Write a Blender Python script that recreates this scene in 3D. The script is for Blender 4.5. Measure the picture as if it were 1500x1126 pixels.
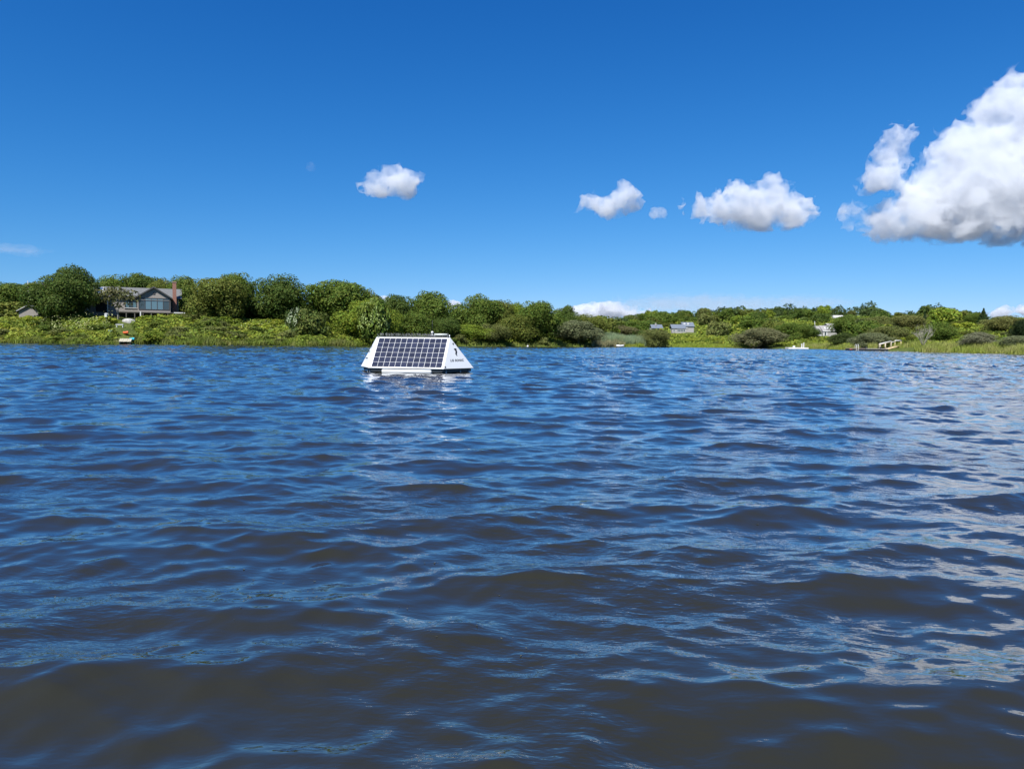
import bpy, bmesh, math, random
import numpy as np
from mathutils import Vector, Matrix, Euler

for o in list(bpy.data.objects):
    bpy.data.objects.remove(o)
scene = bpy.context.scene
COL = scene.collection
R = math.radians

# ------------------------------------------------------------------ camera
CAM_H = 0.90                     # eye height over the pond, sitting in a low boat
FPX = 1070.0                     # focal length in pixels of the 1500 px wide photograph
PITCH = R(-3.30)
ROLL = R(0.62)
cam_data = bpy.data.cameras.new('camera')
cam = bpy.data.objects.new('camera', cam_data)
COL.objects.link(cam)
cam_data.sensor_fit = 'HORIZONTAL'
cam_data.sensor_width = 36.0
cam_data.lens = FPX / 1500.0 * 36.0
cam_data.clip_start = 0.05
cam_data.clip_end = 90000.0
CAM_R = (Matrix.Rotation(math.pi / 2 + PITCH, 3, 'X') @ Matrix.Rotation(ROLL, 3, 'Z'))
cam.matrix_world = Matrix.Translation((0, 0, CAM_H)) @ CAM_R.to_4x4()
scene.camera = cam

# ------------------------------------------------------------------ sky, sun, exposure
WAVE_SLOPE = 0.138               # how choppy the pond is
SKY_LIFT = 0.062
EXPOSURE = 0.90
SKY_RENDER = ((2.5, 4.95), (1.40, 1.51), (1.0, 1.37))
SUN_EL, SUN_AZ = R(52), R(205)       # azimuth clockwise from +Y (the view direction)
world = bpy.data.worlds.new('World')
scene.world = world
world.use_nodes = True
nt = world.node_tree
nt.nodes.clear()
w_out = nt.nodes.new('ShaderNodeOutputWorld')
w_bg = nt.nodes.new('ShaderNodeBackground')
w_sky = nt.nodes.new('ShaderNodeTexSky')
w_sky.sky_type = 'NISHITA'
w_sky.sun_disc = False
w_sky.sun_elevation = SUN_EL
w_sky.sun_rotation = SUN_AZ
w_sky.altitude = 0
w_sky.air_density = 1.0
w_sky.dust_density = 0.25
w_sky.ozone_density = 6.0
# clear dry air: the band of yellow murk at the very horizon of the sky model is skipped
w_tc = nt.nodes.new('ShaderNodeTexCoord')
w_map = nt.nodes.new('ShaderNodeVectorMath'); w_map.operation = 'MULTIPLY_ADD'
w_map.inputs[1].default_value = (1, 1, 0.9); w_map.inputs[2].default_value = (0, 0, SKY_LIFT)
w_nrm = nt.nodes.new('ShaderNodeVectorMath'); w_nrm.operation = 'NORMALIZE'
nt.links.new(w_tc.outputs['Generated'], w_map.inputs[0]); nt.links.new(w_map.outputs[0], w_nrm.inputs[0])
nt.links.new(w_nrm.outputs[0], w_sky.inputs['Vector'])
# the deep saturated blue the phone recorded: one contrast and gain per colour, the same for the whole sky
w_sep = nt.nodes.new('ShaderNodeSeparateColor'); w_com = nt.nodes.new('ShaderNodeCombineColor')
nt.links.new(w_sky.outputs[0], w_sep.inputs[0])
for ch, (pw, gain) in enumerate(SKY_RENDER):
    prev = w_sep.outputs[ch]
    for op, val in (('MULTIPLY', 0.1), ('MINIMUM', (0.40, 0.58, 0.74)[ch]), ('POWER', pw), ('MULTIPLY', gain * 10 / 2 ** EXPOSURE)):
        mth = nt.nodes.new('ShaderNodeMath'); mth.operation = op
        nt.links.new(prev, mth.inputs[0]); mth.inputs[1].default_value = val
        prev = mth.outputs[0]
    nt.links.new(prev, w_com.inputs[ch])
nt.links.new(w_com.outputs[0], w_bg.inputs['Color'])
w_bg.inputs['Strength'].default_value = 0.1
nt.links.new(w_bg.outputs[0], w_out.inputs['Surface'])

sun_data = bpy.data.lights.new('sun', 'SUN')
sun = bpy.data.objects.new('sun', sun_data)
COL.objects.link(sun)
sun_data.energy = 4.9
sun_data.angle = R(0.53)
sun_data.color = (1.0, 0.98, 0.95)
to_sun = Vector((math.sin(SUN_AZ) * math.cos(SUN_EL), math.cos(SUN_AZ) * math.cos(SUN_EL), math.sin(SUN_EL)))
sun.rotation_euler = to_sun.to_track_quat('Z', 'Y').to_euler()

scene.view_settings.view_transform = 'Standard'
scene.view_settings.look = 'None'
scene.view_settings.exposure = EXPOSURE
scene.view_settings.gamma = 1.0
scene.view_settings.use_curve_mapping = False
scene.render.engine = 'CYCLES'
cy = scene.cycles
cy.use_denoising = True
cy.max_bounces = 8
cy.diffuse_bounces = 3
cy.glossy_bounces = 3
cy.transmission_bounces = 3
cy.transparent_max_bounces = 8
cy.volume_bounces = 8
cy.volume_step_rate = 1.0
cy.volume_max_steps = 128
cy.sample_clamp_indirect = 6.0
cy.caustics_reflective = False
cy.caustics_refractive = False

# ------------------------------------------------------------------ helpers: photograph pixel -> point in the place
def ray(px, py):
    return CAM_R @ Vector(((px - 750.0) / FPX, -(py - 563.0) / FPX, -1.0))

def at(px, py, Y):
    """The point that stands Y metres in front of the boat and is seen at pixel px, py."""
    d = ray(px, py)
    return Vector((d.x / d.y * Y, Y, CAM_H + d.z / d.y * Y))

def xat(px, Y):
    return at(px, 500.0, Y).x

def tag(o, label=None, cat=None, group=None, kind=None):
    if label: o['label'] = label
    if cat: o['category'] = cat
    if group: o['group'] = group
    if kind: o['kind'] = kind
    return o

def link(name, me, parent=None, loc=None, rot=None, scale=None):
    o = bpy.data.objects.new(name, me)
    COL.objects.link(o)
    if parent is not None: o.parent = parent
    if loc is not None: o.location = loc
    if rot is not None: o.rotation_euler = rot
    if scale is not None: o.scale = scale
    return o

def empty(name, loc=(0, 0, 0), rz=0.0):
    return link(name, None, None, loc, (0, 0, rz))

def mesh_from_arrays(name, verts, faces, mat=None, smooth=False):
    """faces: (n, k) int array, all with k corners."""
    me = bpy.data.meshes.new(name)
    verts = np.asarray(verts, dtype=np.float32)
    faces = np.asarray(faces, dtype=np.int32)
    n, k = faces.shape
    me.vertices.add(len(verts))
    me.vertices.foreach_set('co', verts.ravel())
    me.loops.add(n * k)
    me.loops.foreach_set('vertex_index', faces.ravel())
    me.polygons.add(n)
    me.polygons.foreach_set('loop_start', np.arange(0, n * k, k, dtype=np.int32))
    if smooth:
        me.polygons.foreach_set('use_smooth', np.ones(n, dtype=bool))
    me.update(calc_edges=True)
    if mat: me.materials.append(mat)
    return me

class MB:
    """Collects solid shapes into one mesh."""
    def __init__(self): self.bm = bmesh.new()
    def box(self, c, s, rot=None, bevel=0.0):
        m = Matrix.Translation(c) @ (rot.to_matrix().to_4x4() if rot is not None else Matrix.Identity(4)) @ Matrix.Diagonal((s[0], s[1], s[2], 1))
        r = bmesh.ops.create_cube(self.bm, size=1.0, matrix=m)
        if bevel > 0:
            es = list({e for v in r['verts'] for e in v.link_edges})
            bmesh.ops.bevel(self.bm, geom=es, offset=bevel, segments=2, profile=0.5, affect='EDGES')
        return self
    def tube(self, pts, rad, n=8, cap=True):
        pts = [Vector(p) for p in pts]
        if not hasattr(rad, '__len__'): rad = [rad] * len(pts)
        rings = []
        for i, p in enumerate(pts):
            t = (pts[min(i + 1, len(pts) - 1)] - pts[max(i - 1, 0)]).normalized()
            a = Vector((0, 0, 1)) if abs(t.z) < 0.9 else Vector((1, 0, 0))
            u = t.cross(a).normalized(); v = t.cross(u)
            rings.append([self.bm.verts.new(p + (u * math.cos(2 * math.pi * k / n) + v * math.sin(2 * math.pi * k / n)) * rad[i]) for k in range(n)])
        for i in range(len(rings) - 1):
            for k in range(n):
                f = self.bm.faces.new((rings[i][k], rings[i][(k + 1) % n], rings[i + 1][(k + 1) % n], rings[i + 1][k]))
                f.smooth = True
        if cap:
            self.bm.faces.new(rings[0]); self.bm.faces.new(list(reversed(rings[-1])))
        return self
    def prism(self, poly, thick):
        """poly: list of 3-D points (planar), extruded by the vector thick."""
        t = Vector(thick)
        a = [self.bm.verts.new(Vector(p)) for p in poly]
        b = [self.bm.verts.new(Vector(p) + t) for p in poly]
        n = len(a)
        self.bm.faces.new(a); self.bm.faces.new(list(reversed(b)))
        for i in range(n):
            self.bm.faces.new((a[i], b[i], b[(i + 1) % n], a[(i + 1) % n]))
        return self
    def ball(self, c, s, sub=2, rot=None):
        m = Matrix.Translation(c) @ (rot.to_matrix().to_4x4() if rot is not None else Matrix.Identity(4)) @ Matrix.Diagonal((s[0], s[1], s[2], 1))
        r = bmesh.ops.create_icosphere(self.bm, subdivisions=sub, radius=1.0, matrix=m)
        for v in r['verts']:
            for f in v.link_faces: f.smooth = True
        return self
    def mesh(self, name, mat=None):
        bmesh.ops.recalc_face_normals(self.bm, faces=self.bm.faces)
        me = bpy.data.meshes.new(name)
        self.bm.to_mesh(me); self.bm.free()
        if mat: me.materials.append(mat)
        return me
    def build(self, name, mat, parent=None, loc=None):
        return link(name, self.mesh(name, mat), parent, loc)

# ------------------------------------------------------------------ materials
def new_mat(name):
    m = bpy.data.materials.new(name)
    m.use_nodes = True
    n = m.node_tree.nodes
    return m, m.node_tree, n['Principled BSDF'], n['Material Output']

def node(t, kind, **kw):
    nd = t.nodes.new(kind)
    for k, v in kw.items(): setattr(nd, k, v)
    return nd

def simple(name, col, rough=0.6, var=0.15, scale=3.0, metallic=0.0, bump=0.0, spec=0.5, stretch=(1, 1, 1)):
    """A plain surface with slight mottling and grain."""
    m, t, p, out = new_mat(name)
    tc = node(t, 'ShaderNodeTexCoord')
    mp = node(t, 'ShaderNodeMapping'); mp.inputs['Scale'].default_value = stretch
    no = node(t, 'ShaderNodeTexNoise'); no.inputs['Scale'].default_value = scale; no.inputs['Detail'].default_value = 5
    t.links.new(tc.outputs['Object'], mp.inputs['Vector']); t.links.new(mp.outputs[0], no.inputs['Vector'])
    mr = node(t, 'ShaderNodeMapRange')
    mr.inputs['From Min'].default_value = 0.25; mr.inputs['From Max'].default_value = 0.75
    mr.inputs['To Min'].default_value = 1 - var; mr.inputs['To Max'].default_value = 1 + var
    t.links.new(no.outputs[0], mr.inputs['Value'])
    mx = node(t, 'ShaderNodeMix', data_type='RGBA', blend_type='MULTIPLY'); mx.inputs['Factor'].default_value = 1
    mx.inputs['A'].default_value = (*col, 1)
    t.links.new(mr.outputs[0], mx.inputs['B'])
    t.links.new(mx.outputs['Result'], p.inputs['Base Color'])
    p.inputs['Roughness'].default_value = rough
    p.inputs['Metallic'].default_value = metallic
    p.inputs['Specular IOR Level'].default_value = spec
    if bump:
        b = node(t, 'ShaderNodeBump'); b.inputs['Strength'].default_value = 0.6; b.inputs['Distance'].default_value = bump
        t.links.new(no.outputs[0], b.inputs['Height']); t.links.new(b.outputs[0], p.inputs['Normal'])
    return m

# water: dark peaty body, smooth dielectric surface; ripples finer than the mesh come from bump
def water_material():
    m, t, p, out = new_mat('pond_water')
    p.inputs['Base Color'].default_value = (0.0180, 0.0172, 0.0088, 1)
    p.inputs['Roughness'].default_value = 0.025
    p.inputs['IOR'].default_value = 1.36
    p.inputs['Coat Weight'].default_value = 1.0; p.inputs['Coat IOR'].default_value = 1.333; p.inputs['Coat Roughness'].default_value = 0.025
    tc = node(t, 'ShaderNodeTexCoord')
    at_ = node(t, 'ShaderNodeAttribute'); at_.attribute_name = 'coarse'
    def noise(scale, sx, sy, rot, detail, rough=0.55):
        mp = node(t, 'ShaderNodeMapping'); mp.inputs['Scale'].default_value = (sx, sy, 1); mp.inputs['Rotation'].default_value = (0, 0, rot)
        n = node(t, 'ShaderNodeTexNoise', noise_dimensions='2D'); n.inputs['Scale'].default_value = scale
        n.inputs['Detail'].default_value = detail; n.inputs['Roughness'].default_value = rough
        t.links.new(tc.outputs['Object'], mp.inputs['Vector']); t.links.new(mp.outputs[0], n.inputs['Vector'])
        return n.outputs[0]
    def mul(a, b):
        n = node(t, 'ShaderNodeMath', operation='MULTIPLY')
        for i, v in enumerate((a, b)):
            if isinstance(v, (int, float)): n.inputs[i].default_value = v
            else: t.links.new(v, n.inputs[i])
        return n.outputs[0]
    def add(a, b):
        n = node(t, 'ShaderNodeMath', operation='ADD'); t.links.new(a, n.inputs[0]); t.links.new(b, n.inputs[1]); return n.outputs[0]
    # waves the mesh is too coarse for, far out
    far = mul(add(mul(noise(1.5, 0.55, 1.0, 0.15, 3), 0.10), mul(noise(1.1, 0.6, 1.0, -0.3, 3), 0.09)), at_.outputs['Fac'])
    # wind ripples everywhere, in patches
    patch = noise(0.9, 0.6, 1.0, 0.2, 2)
    pr = node(t, 'ShaderNodeMapRange'); pr.inputs['From Min'].default_value = 0.38; pr.inputs['From Max'].default_value = 0.68
    pr.inputs['To Min'].default_value = 0.25; pr.inputs['To Max'].default_value = 1.0
    t.links.new(patch, pr.inputs['Value'])
    rip = mul(mul(noise(9.0, 0.5, 1.0, 0.25, 4, 0.55), 0.0135), pr.outputs[0])
    rip2 = mul(mul(noise(34.0, 0.35, 1.0, -0.35, 2, 0.5), 0.0018), pr.outputs[0])
    h = add(add(far, rip), rip2)
    b = node(t, 'ShaderNodeBump'); b.inputs['Strength'].default_value = 1.0; b.inputs['Distance'].default_value = 1.0
    t.links.new(h, b.inputs['Height']); t.links.new(b.outputs[0], p.inputs['Normal']); t.links.new(b.outputs[0], p.inputs['Coat Normal'])
    return m

# ------------------------------------------------------------------ water
def build_water():
    rng = np.random.default_rng(11)
    NC = 190
    lam = np.exp(rng.uniform(np.log(0.085), np.log(2.4), NC))
    # slope carried by each component
    s = np.where(lam < 0.72, 1.0, np.exp(-((np.log(lam / 0.72)) / 0.58) ** 2)) * np.where(lam < 0.40, 0.84, 1.0)
    s = s / np.sqrt((s ** 2).sum() / 2) * WAVE_SLOPE
    k = 2 * np.pi / lam
    amp = s / k
    spread = R(27) + R(22) * np.clip((1.0 - lam) / 1.0, 0, 1)
    ang = rng.normal(0, 1, NC) * spread - math.pi / 2 + R(4)
    dx, dy = np.cos(ang), np.sin(ang)
    ph = rng.uniform(0, 2 * np.pi, NC)
    # rings and spokes round the boat, finest in front of it
    th = np.concatenate([np.linspace(-180, -80, 26)[:-1], np.linspace(-80, -39, 71)[:-1], np.linspace(-39, 39, 601)[:-1],
                         np.linspace(39, 80, 71)[:-1], np.linspace(80, 180, 26)[:-1]])
    th = np.radians(th)
    r = np.concatenate([np.geomspace(0.5, 45, 660)[:-1], np.linspace(45, 205, 420)[:-1], np.geomspace(205, 60000, 30)])
    T, Rr = len(th), len(r)
    X = (r[:, None] * np.sin(th)[None]).astype(np.float32)
    Yv = (r[:, None] * np.cos(th)[None]).astype(np.float32)
    Z = np.zeros_like(X); DX = np.zeros_like(X); DY = np.zeros_like(X)
    dr = np.gradient(r)
    ATT = np.clip((lam[:, None] / dr[None] - 2.0) / 1.5, 0, 1)
    ATT = ATT * ATT * (3 - 2 * ATT)
    have = np.sqrt((s[:, None] ** 2 * ATT ** 2).sum(0) / 2)
    ATT *= np.minimum(5.0, WAVE_SLOPE * (1 + .9 * np.clip((r - 20) / 60, 0, 1)) / np.maximum(have, 1e-6))[None] * np.clip((400 - r) / 180, 0, 1)[None]
    for j in range(NC):
        rows = np.nonzero(ATT[j] > 1e-3)[0]
        if len(rows) == 0: continue
        e = rows[-1] + 1
        arg = (k[j] * (dx[j] * X[:e] + dy[j] * Yv[:e]) + ph[j]).astype(np.float32)
        a = (amp[j] * ATT[j, :e])[:, None].astype(np.float32)
        Z[:e] += a * np.cos(arg)
        sn = np.sin(arg) * a * 1.4
        DX[:e] -= dx[j] * sn; DY[:e] -= dy[j] * sn
    co = np.stack([X + DX, Yv + DY, Z], -1).reshape(-1, 3)
    co = np.concatenate([co, [[0, 0, 0]]])
    i = np.arange(Rr - 1)[:, None] * T; jx = np.arange(T)[None]; jn = (jx + 1) % T
    f = np.stack([i + jx, i + jn, i + T + jn, i + T + jx], -1).reshape(-1, 4)[:, ::-1]
    me = mesh_from_arrays('pond_water', co, f, water_material(), True)
    coarse = np.clip((dr - 0.045) / 0.22, 0, 1)
    at_ = me.attributes.new('coarse', 'FLOAT', 'POINT')
    at_.data.foreach_set('value', np.concatenate([np.repeat(coarse, T), [0]]).astype(np.float32))
    tag(link('pond_water', me), kind='structure')
    # bits of weed and leaf drifting in loose lines
    rng = np.random.default_rng(5); P = []
    for px, py, n, sx, sy in ((700, 824, 26, .30, .05), (310, 868, 24, .42, .05), (470, 882, 16, .16, .03), (560, 925, 10, .22, .04), (388, 872, 16, .05, .10), (840, 952, 14, .16, .04),
                              (545, 718, 26, .7, .10), (240, 840, 16, .5, .07), (1010, 770, 10, .5, .1), (1190, 930, 8, .4, .1), (705, 700, 10, .3, .06)):
        dd = ray(px, py); t_ = -CAM_H / dd.z
        P.append(np.stack([dd.x * t_ + rng.normal(0, sx, n), dd.y * t_ + rng.normal(0, sy, n)], 1))
    P = np.concatenate(P); flat = co[:-1, :2]
    near = np.hypot(flat[:, 0], flat[:, 1]) < 14; cand = co[:-1][near]
    V = []
    for p in P:
        v = cand[np.argmin(((cand[:, :2] - p) ** 2).sum(1))]
        a = rng.uniform(0, 6.28); l = rng.uniform(.0025, .0085) * (0.6 + 0.12 * v[1]); w_ = l * rng.uniform(.25, .6)
        u_ = np.array([np.cos(a), np.sin(a), 0]); n_ = np.array([-np.sin(a), np.cos(a), 0]); up = np.array([0, 0, .002])
        V += [v - u_ * l + up, v + n_ * w_ + up, v + u_ * l + up * 1.6, v - n_ * w_ + up]
    mt = simple('floating_weed_bits', (.05, .052, .03), .8, .5, 60)
    tag(link('floating_weed', mesh_from_arrays('floating_weed', V, np.arange(len(V)).reshape(-1, 4), mt)), kind='stuff')
build_water()

# ------------------------------------------------------------------ clouds: closed bodies filled with a scattering volume
def value_noise(shape, cells, rng):
    """smooth lattice noise on a grid, about -1..1"""
    lat = rng.uniform(-1, 1, tuple(c + 3 for c in cells)).astype(np.float32)
    out = lat
    for ax in range(3):
        u = np.linspace(0.5, cells[ax] + 0.5, shape[ax])
        i0 = np.floor(u).astype(int); f = (u - i0).astype(np.float32); f = f * f * (3 - 2 * f)
        sh = [1, 1, 1]; sh[ax] = -1
        f = f.reshape(sh)
        out = np.take(out, i0, ax) * (1 - f) + np.take(out, i0 + 1, ax) * f
    return out

def cloud_material(name, dens, grain, aniso=0.15):
    m, t, p, out = new_mat(name)
    t.nodes.remove(p)
    v = node(t, 'ShaderNodeVolumePrincipled')
    v.inputs['Color'].default_value = (0.875, 0.888, 0.908, 1)
    v.inputs['Anisotropy'].default_value = aniso
    v.inputs['Density'].default_value = dens
    t.links.new(v.outputs[0], out.inputs['Volume'])
    if grain:
        tc = node(t, 'ShaderNodeTexCoord')
        n = node(t, 'ShaderNodeTexNoise'); n.inputs['Scale'].default_value = grain; n.inputs['Detail'].default_value = 5; n.inputs['Roughness'].default_value = .6
        t.links.new(tc.outputs['Object'], n.inputs['Vector'])
        mr = node(t, 'ShaderNodeMapRange'); mr.inputs['From Min'].default_value = 0.34; mr.inputs['From Max'].default_value = 0.66
        mr.inputs['To Min'].default_value = 0.03 * dens; mr.inputs['To Max'].default_value = dens * 1.8
        t.links.new(n.outputs[0], mr.inputs['Value']); t.links.new(mr.outputs[0], v.inputs['Density'])
    return m

def cloud(name, blobs, Y, mfp, label, seed, group, vox_px=1.6, rough=1.0, flat=None, kind=None, depth=0.8, grain_px=26):
    """blobs: (px, py, rx_px, ry_px[, depth shift px]) in the photograph; the body is built Y metres out at its true size."""
    import openvdb
    s = Y / FPX                                  # metres per pixel out there
    c0 = at(blobs[0][0], blobs[0][1], Y)
    B = []
    for b in blobs:
        p = at(b[0], b[1], Y) - c0
        dy = (b[4] if len(b) > 4 else 0) * s
        B.append((p.x, dy, p.z, b[2] * s, b[2] * depth * s, b[3] * s))
    B = np.array(B)
    pad = 26 * s
    lo = (B[:, :3] - B[:, 3:]).min(0) - pad; hi = (B[:, :3] + B[:, 3:]).max(0) + pad
    vox = vox_px * s
    n = np.maximum(8, np.ceil((hi - lo) / vox).astype(int))
    g = [np.linspace(lo[a], lo[a] + vox * (n[a] - 1), n[a], dtype=np.float32) for a in range(3)]
    GX, GY, GZ = np.meshgrid(*g, indexing='ij')
    F = np.full(GX.shape, -400.0 * s, np.float32)
    for (x, y, z, rx, ry, rz) in B:
        q = np.sqrt(((GX - x) / rx) ** 2 + ((GY - y) / ry) ** 2 + ((GZ - z) / rz) ** 2)
        d = (1 - q) * min(rx, rz)                # rough signed distance, metres
        F = np.logaddexp(F / (4 * s), d / (4 * s)) * (4 * s)
    rng = np.random.default_rng(seed)
    size = hi - lo
    for lam_px, a_px in ((46, 10), (23, 9), (12, 6.0), (6.0, 3.4)):
        cells = tuple(max(1, int(round(size[a] / (lam_px * s)))) for a in range(3))
        nz = value_noise(F.shape, cells, rng)
        F += (np.abs(nz) * -2.0 + 0.50) * a_px * s * rough
    if flat is not None:                         # level condensation base
        zb = at(blobs[0][0], flat, Y).z - c0.z
        F = np.minimum(F, (GZ - zb) * 0.8 + 2.0 * s * value_noise(F.shape, tuple(max(1, int(size[a] / (20 * s))) for a in range(3)), rng))
    F[0] = F[-1] = -9 * s; F[:, 0] = F[:, -1] = -9 * s; F[:, :, 0] = F[:, :, -1] = -9 * s
    grid = openvdb.FloatGrid()
    grid.copyFromArray(np.ascontiguousarray(-F / s))
    v, q = grid.convertToQuads(isovalue=0.0)
    v = v * vox + lo
    mat = cloud_material(name + '_vapour', 1.0 / (mfp * s), (1.0 / (grain_px * s)) if grain_px else 0)
    me = mesh_from_arrays(name, v, q, mat, True)
    o = link(name, me, None, c0)
    tag(o, label, 'cloud', group, kind)
    return o
G = 'fair weather cumulus clouds over the pond'
cloud('cumulus_cloud', [(573, 277, 30, 14), (563, 269, 20, 15), (587, 271, 22, 15), (575, 259, 13, 12), (599, 280, 12, 8), (552, 281, 15, 9)],
      3050, 19, 'small rounded white cloud alone in the sky above the floating solar buoy', 3, G, flat=289)
cloud('cumulus_cloud', [(905, 293, 24, 15), (911, 280, 14, 15), (885, 302, 20, 9), (868, 296, 12, 8), (925, 294, 10, 11), (862, 288, 7, 6)],
      3430, 19, 'hook shaped white cloud between the buoy side cloud and the twin humped cloud', 5, G)
cloud('cloud_wisp', [(961, 314, 11, 7), (966, 311, 7, 5)], 3430, 19, 'tiny white puff of cloud right beside the hook shaped cloud', 6, G, rough=.55)
cloud('cloud_wisp', [(803, 276, 7, 5), (806, 274, 5, 4)], 3430, 14, 'tiny faint puff of cloud left above the hook shaped cloud', 7, G, rough=.5)
cloud('cumulus_cloud', [(1122, 310, 52, 17), (1095, 295, 34, 20), (1083, 277, 18, 15), (1131, 279, 24, 19), (1152, 300, 23, 19), (1026, 303, 20, 15), (1050, 301, 24, 15), (1120, 322, 40, 13), (1143, 322, 26, 12)],
      3850, 19, 'twin humped broad white cloud with a small lobe on its left end', 8, G, flat=337)
cloud('cumulus_cloud', [(1430, 290, 100, 52), (1440, 230, 75, 50), (1480, 170, 55, 50), (1490, 125, 26, 24), (1375, 290, 50, 40), (1420, 200, 40, 34), (1330, 320, 62, 29), (1275, 322, 36, 22), (1254, 313, 20, 16),
                        (1540, 250, 90, 90), (1560, 170, 60, 60), (1400, 335, 70, 24), (1500, 340, 60, 20), (1560, 330, 60, 30)],
      4370, 26, 'huge towering white cloud with a grey level base at the edge of the frame', 9, G, flat=358, vox_px=2.2)
cloud('cumulus_cloud', [(1298, 250, 24, 21), (1303, 222, 20, 18), (1325, 196, 14, 14), (1314, 208, 17, 14), (1302, 266, 32, 14), (1284, 240, 12, 14), (1320, 240, 14, 15), (1345, 285, 30, 12)],
      4370, 19, 'ragged upright white cloud tuft hanging off the left of the huge cloud', 10, G)

cloud('cloud_bank', [(876, 455, 24, 6), (862, 457, 26, 5), (890, 457, 24, 4), (868, 451, 12, 4), (880, 450, 9, 4), (922, 459, 20, 4), (845, 458, 14, 5)],
      13000, 9, 'low white bank of cumulus just above the trees in the middle of the horizon', 12, G, vox_px=1.2, rough=.42, grain_px=9)
cloud('cloud_bank', [(563, 440, 9, 5), (556, 443, 11, 5), (573, 444, 8, 4)], 12000, 9, 'small bit of cloud between the dark oaks behind the buoy, the left one', 13, G, vox_px=1.2, rough=.35, grain_px=9)
cloud('cloud_bank', [(662, 446, 7, 4), (670, 447, 9, 4), (656, 448, 7, 4)], 12000, 9, 'small bit of cloud in the notch between the two rounded oaks behind the buoy', 14, G, vox_px=1.2, rough=.35, grain_px=9)
cloud('cloud_bank', [(1488, 457, 18, 6), (1470, 460, 14, 5), (1508, 455, 14, 7)], 12000, 9, 'low white cloud resting on the slope at the right end of the skyline', 15, G, vox_px=1.2, rough=.35, grain_px=9)
cloud('stratus_veil', [(1010, 443, 85, 5), (1050, 447, 100, 4), (985, 449, 70, 4), (1120, 446, 70, 4)], 11000, 300, 'long thin pale veil of cloud low over the wooded hill', 16, G, vox_px=1.8, rough=.32, grain_px=16, depth=1.0)
cloud('cloud_wisp', [(455, 245, 5, 4), (457, 243, 4, 3)], 3100, 200, 'very faint speck of cloud high to the left of the small rounded cloud', 17, G, rough=.5)
cloud('cirrus_streak', [(20, 367, 32, 3), (5, 364, 20, 2.5)], 9000, 260, 'faint thin streak of cloud above the trees at the left photo edge', 18, G, vox_px=1.5, rough=.25, grain_px=14, depth=1.0)
# ------------------------------------------------------------------ land round the pond
LU = np.array([-900, -300, 0, 150, 300, 450, 560, 700, 860, 960, 1090, 1200, 1270, 1304, 1350, 1500, 1800, 2400], float)     # photograph column
LSHORE = np.array([80, 95, 103, 103, 106, 113, 124, 143, 167, 196, 196, 186, 143, 139.5, 119, 102, 92, 80], float)          # metres to the water's edge
# height profile behind the water's edge: (run, height) pairs
P_LEFT = [(0, 0), (2.5, .55), (26, 3.9), (40, 4.7), (60, 5.6), (120, 7.0), (400, 9), (2000, 9)]
P_MID = [(0, 0), (2.5, .6), (25, 1.9), (40, 2.4), (60, 3.0), (120, 4.0), (400, 8), (2000, 8)]
P_FAR = [(0, 0), (3, .5), (30, 1.0), (60, 2.4), (100, 4.4), (122, 5.7), (160, 8.8), (260, 15.5), (2000, 16)]
P_FAR2 = [(0, 0), (3, .5), (30, 1.2), (60, 2.6), (100, 4.4), (130, 7.0), (200, 14.2), (300, 20.5), (2000, 20)]
P_RIGHT = [(0, 0), (4, .45), (20, 1.3), (40, 2.8), (60, 4.2), (120, 7.4), (165, 9.2), (260, 15.0), (2000, 16)]
P_EDGE = [(0, 0), (4, .45), (14, 1.1), (26, 2.9), (60, 6.0), (120, 8.0), (260, 9.5), (2000, 10)]
LPROF = [P_LEFT, P_LEFT, P_LEFT, P_LEFT, P_LEFT, P_LEFT, P_MID, P_MID, P_MID, P_FAR, P_FAR2, P_FAR2, P_FAR2, P_RIGHT, P_RIGHT, P_EDGE, P_EDGE, P_EDGE]

def shore(u): return np.interp(u, LU, LSHORE) + 1.3 * np.sin(np.asarray(u) * 0.037) + 0.9 * np.sin(np.asarray(u) * 0.091 + 1.3)
def wobble(x, y): return np.sin(x * .21 + 1) * np.cos(y * .17) * .16 + np.sin(x * .053 + y * .041) * .35
_PR = [(np.array([a for a, b in p], float), np.array([b for a, b in p], float)) for p in LPROF]
def ground(u, Y):
    """Height of the land in photograph column u (a fixed bearing), Y metres out; arrays allowed."""
    u = np.atleast_1d(np.asarray(u, float)); Y = np.atleast_1d(np.asarray(Y, float))
    u, Y = np.broadcast_arrays(u, Y)
    run = Y - shore(u)
    H = np.stack([np.interp(run, a, b) for a, b in _PR])
    i = np.clip(np.searchsorted(LU, u) - 1, 0, len(LU) - 2)
    f = np.clip((u - LU[i]) / (LU[i + 1] - LU[i]), 0, 1); f = f * f * (3 - 2 * f)
    idx = np.arange(u.size)
    H2 = H.reshape(len(LU), -1); ir = i.ravel(); fr = f.ravel()
    z = (H2[ir, idx] * (1 - fr) + H2[ir + 1, idx] * fr).reshape(u.shape)
    x = (u - 750) / FPX * Y
    z = z + wobble(x, Y) * np.clip(run / 15, 0, 1)
    return np.where(run < 0, np.maximum(run * 0.35, -1.4), z)
def gz(u, Y): return float(ground(u, Y)[0])
def ux(u, Y): return (u - 750.0) / FPX * Y          # bearing column -> x

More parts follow.
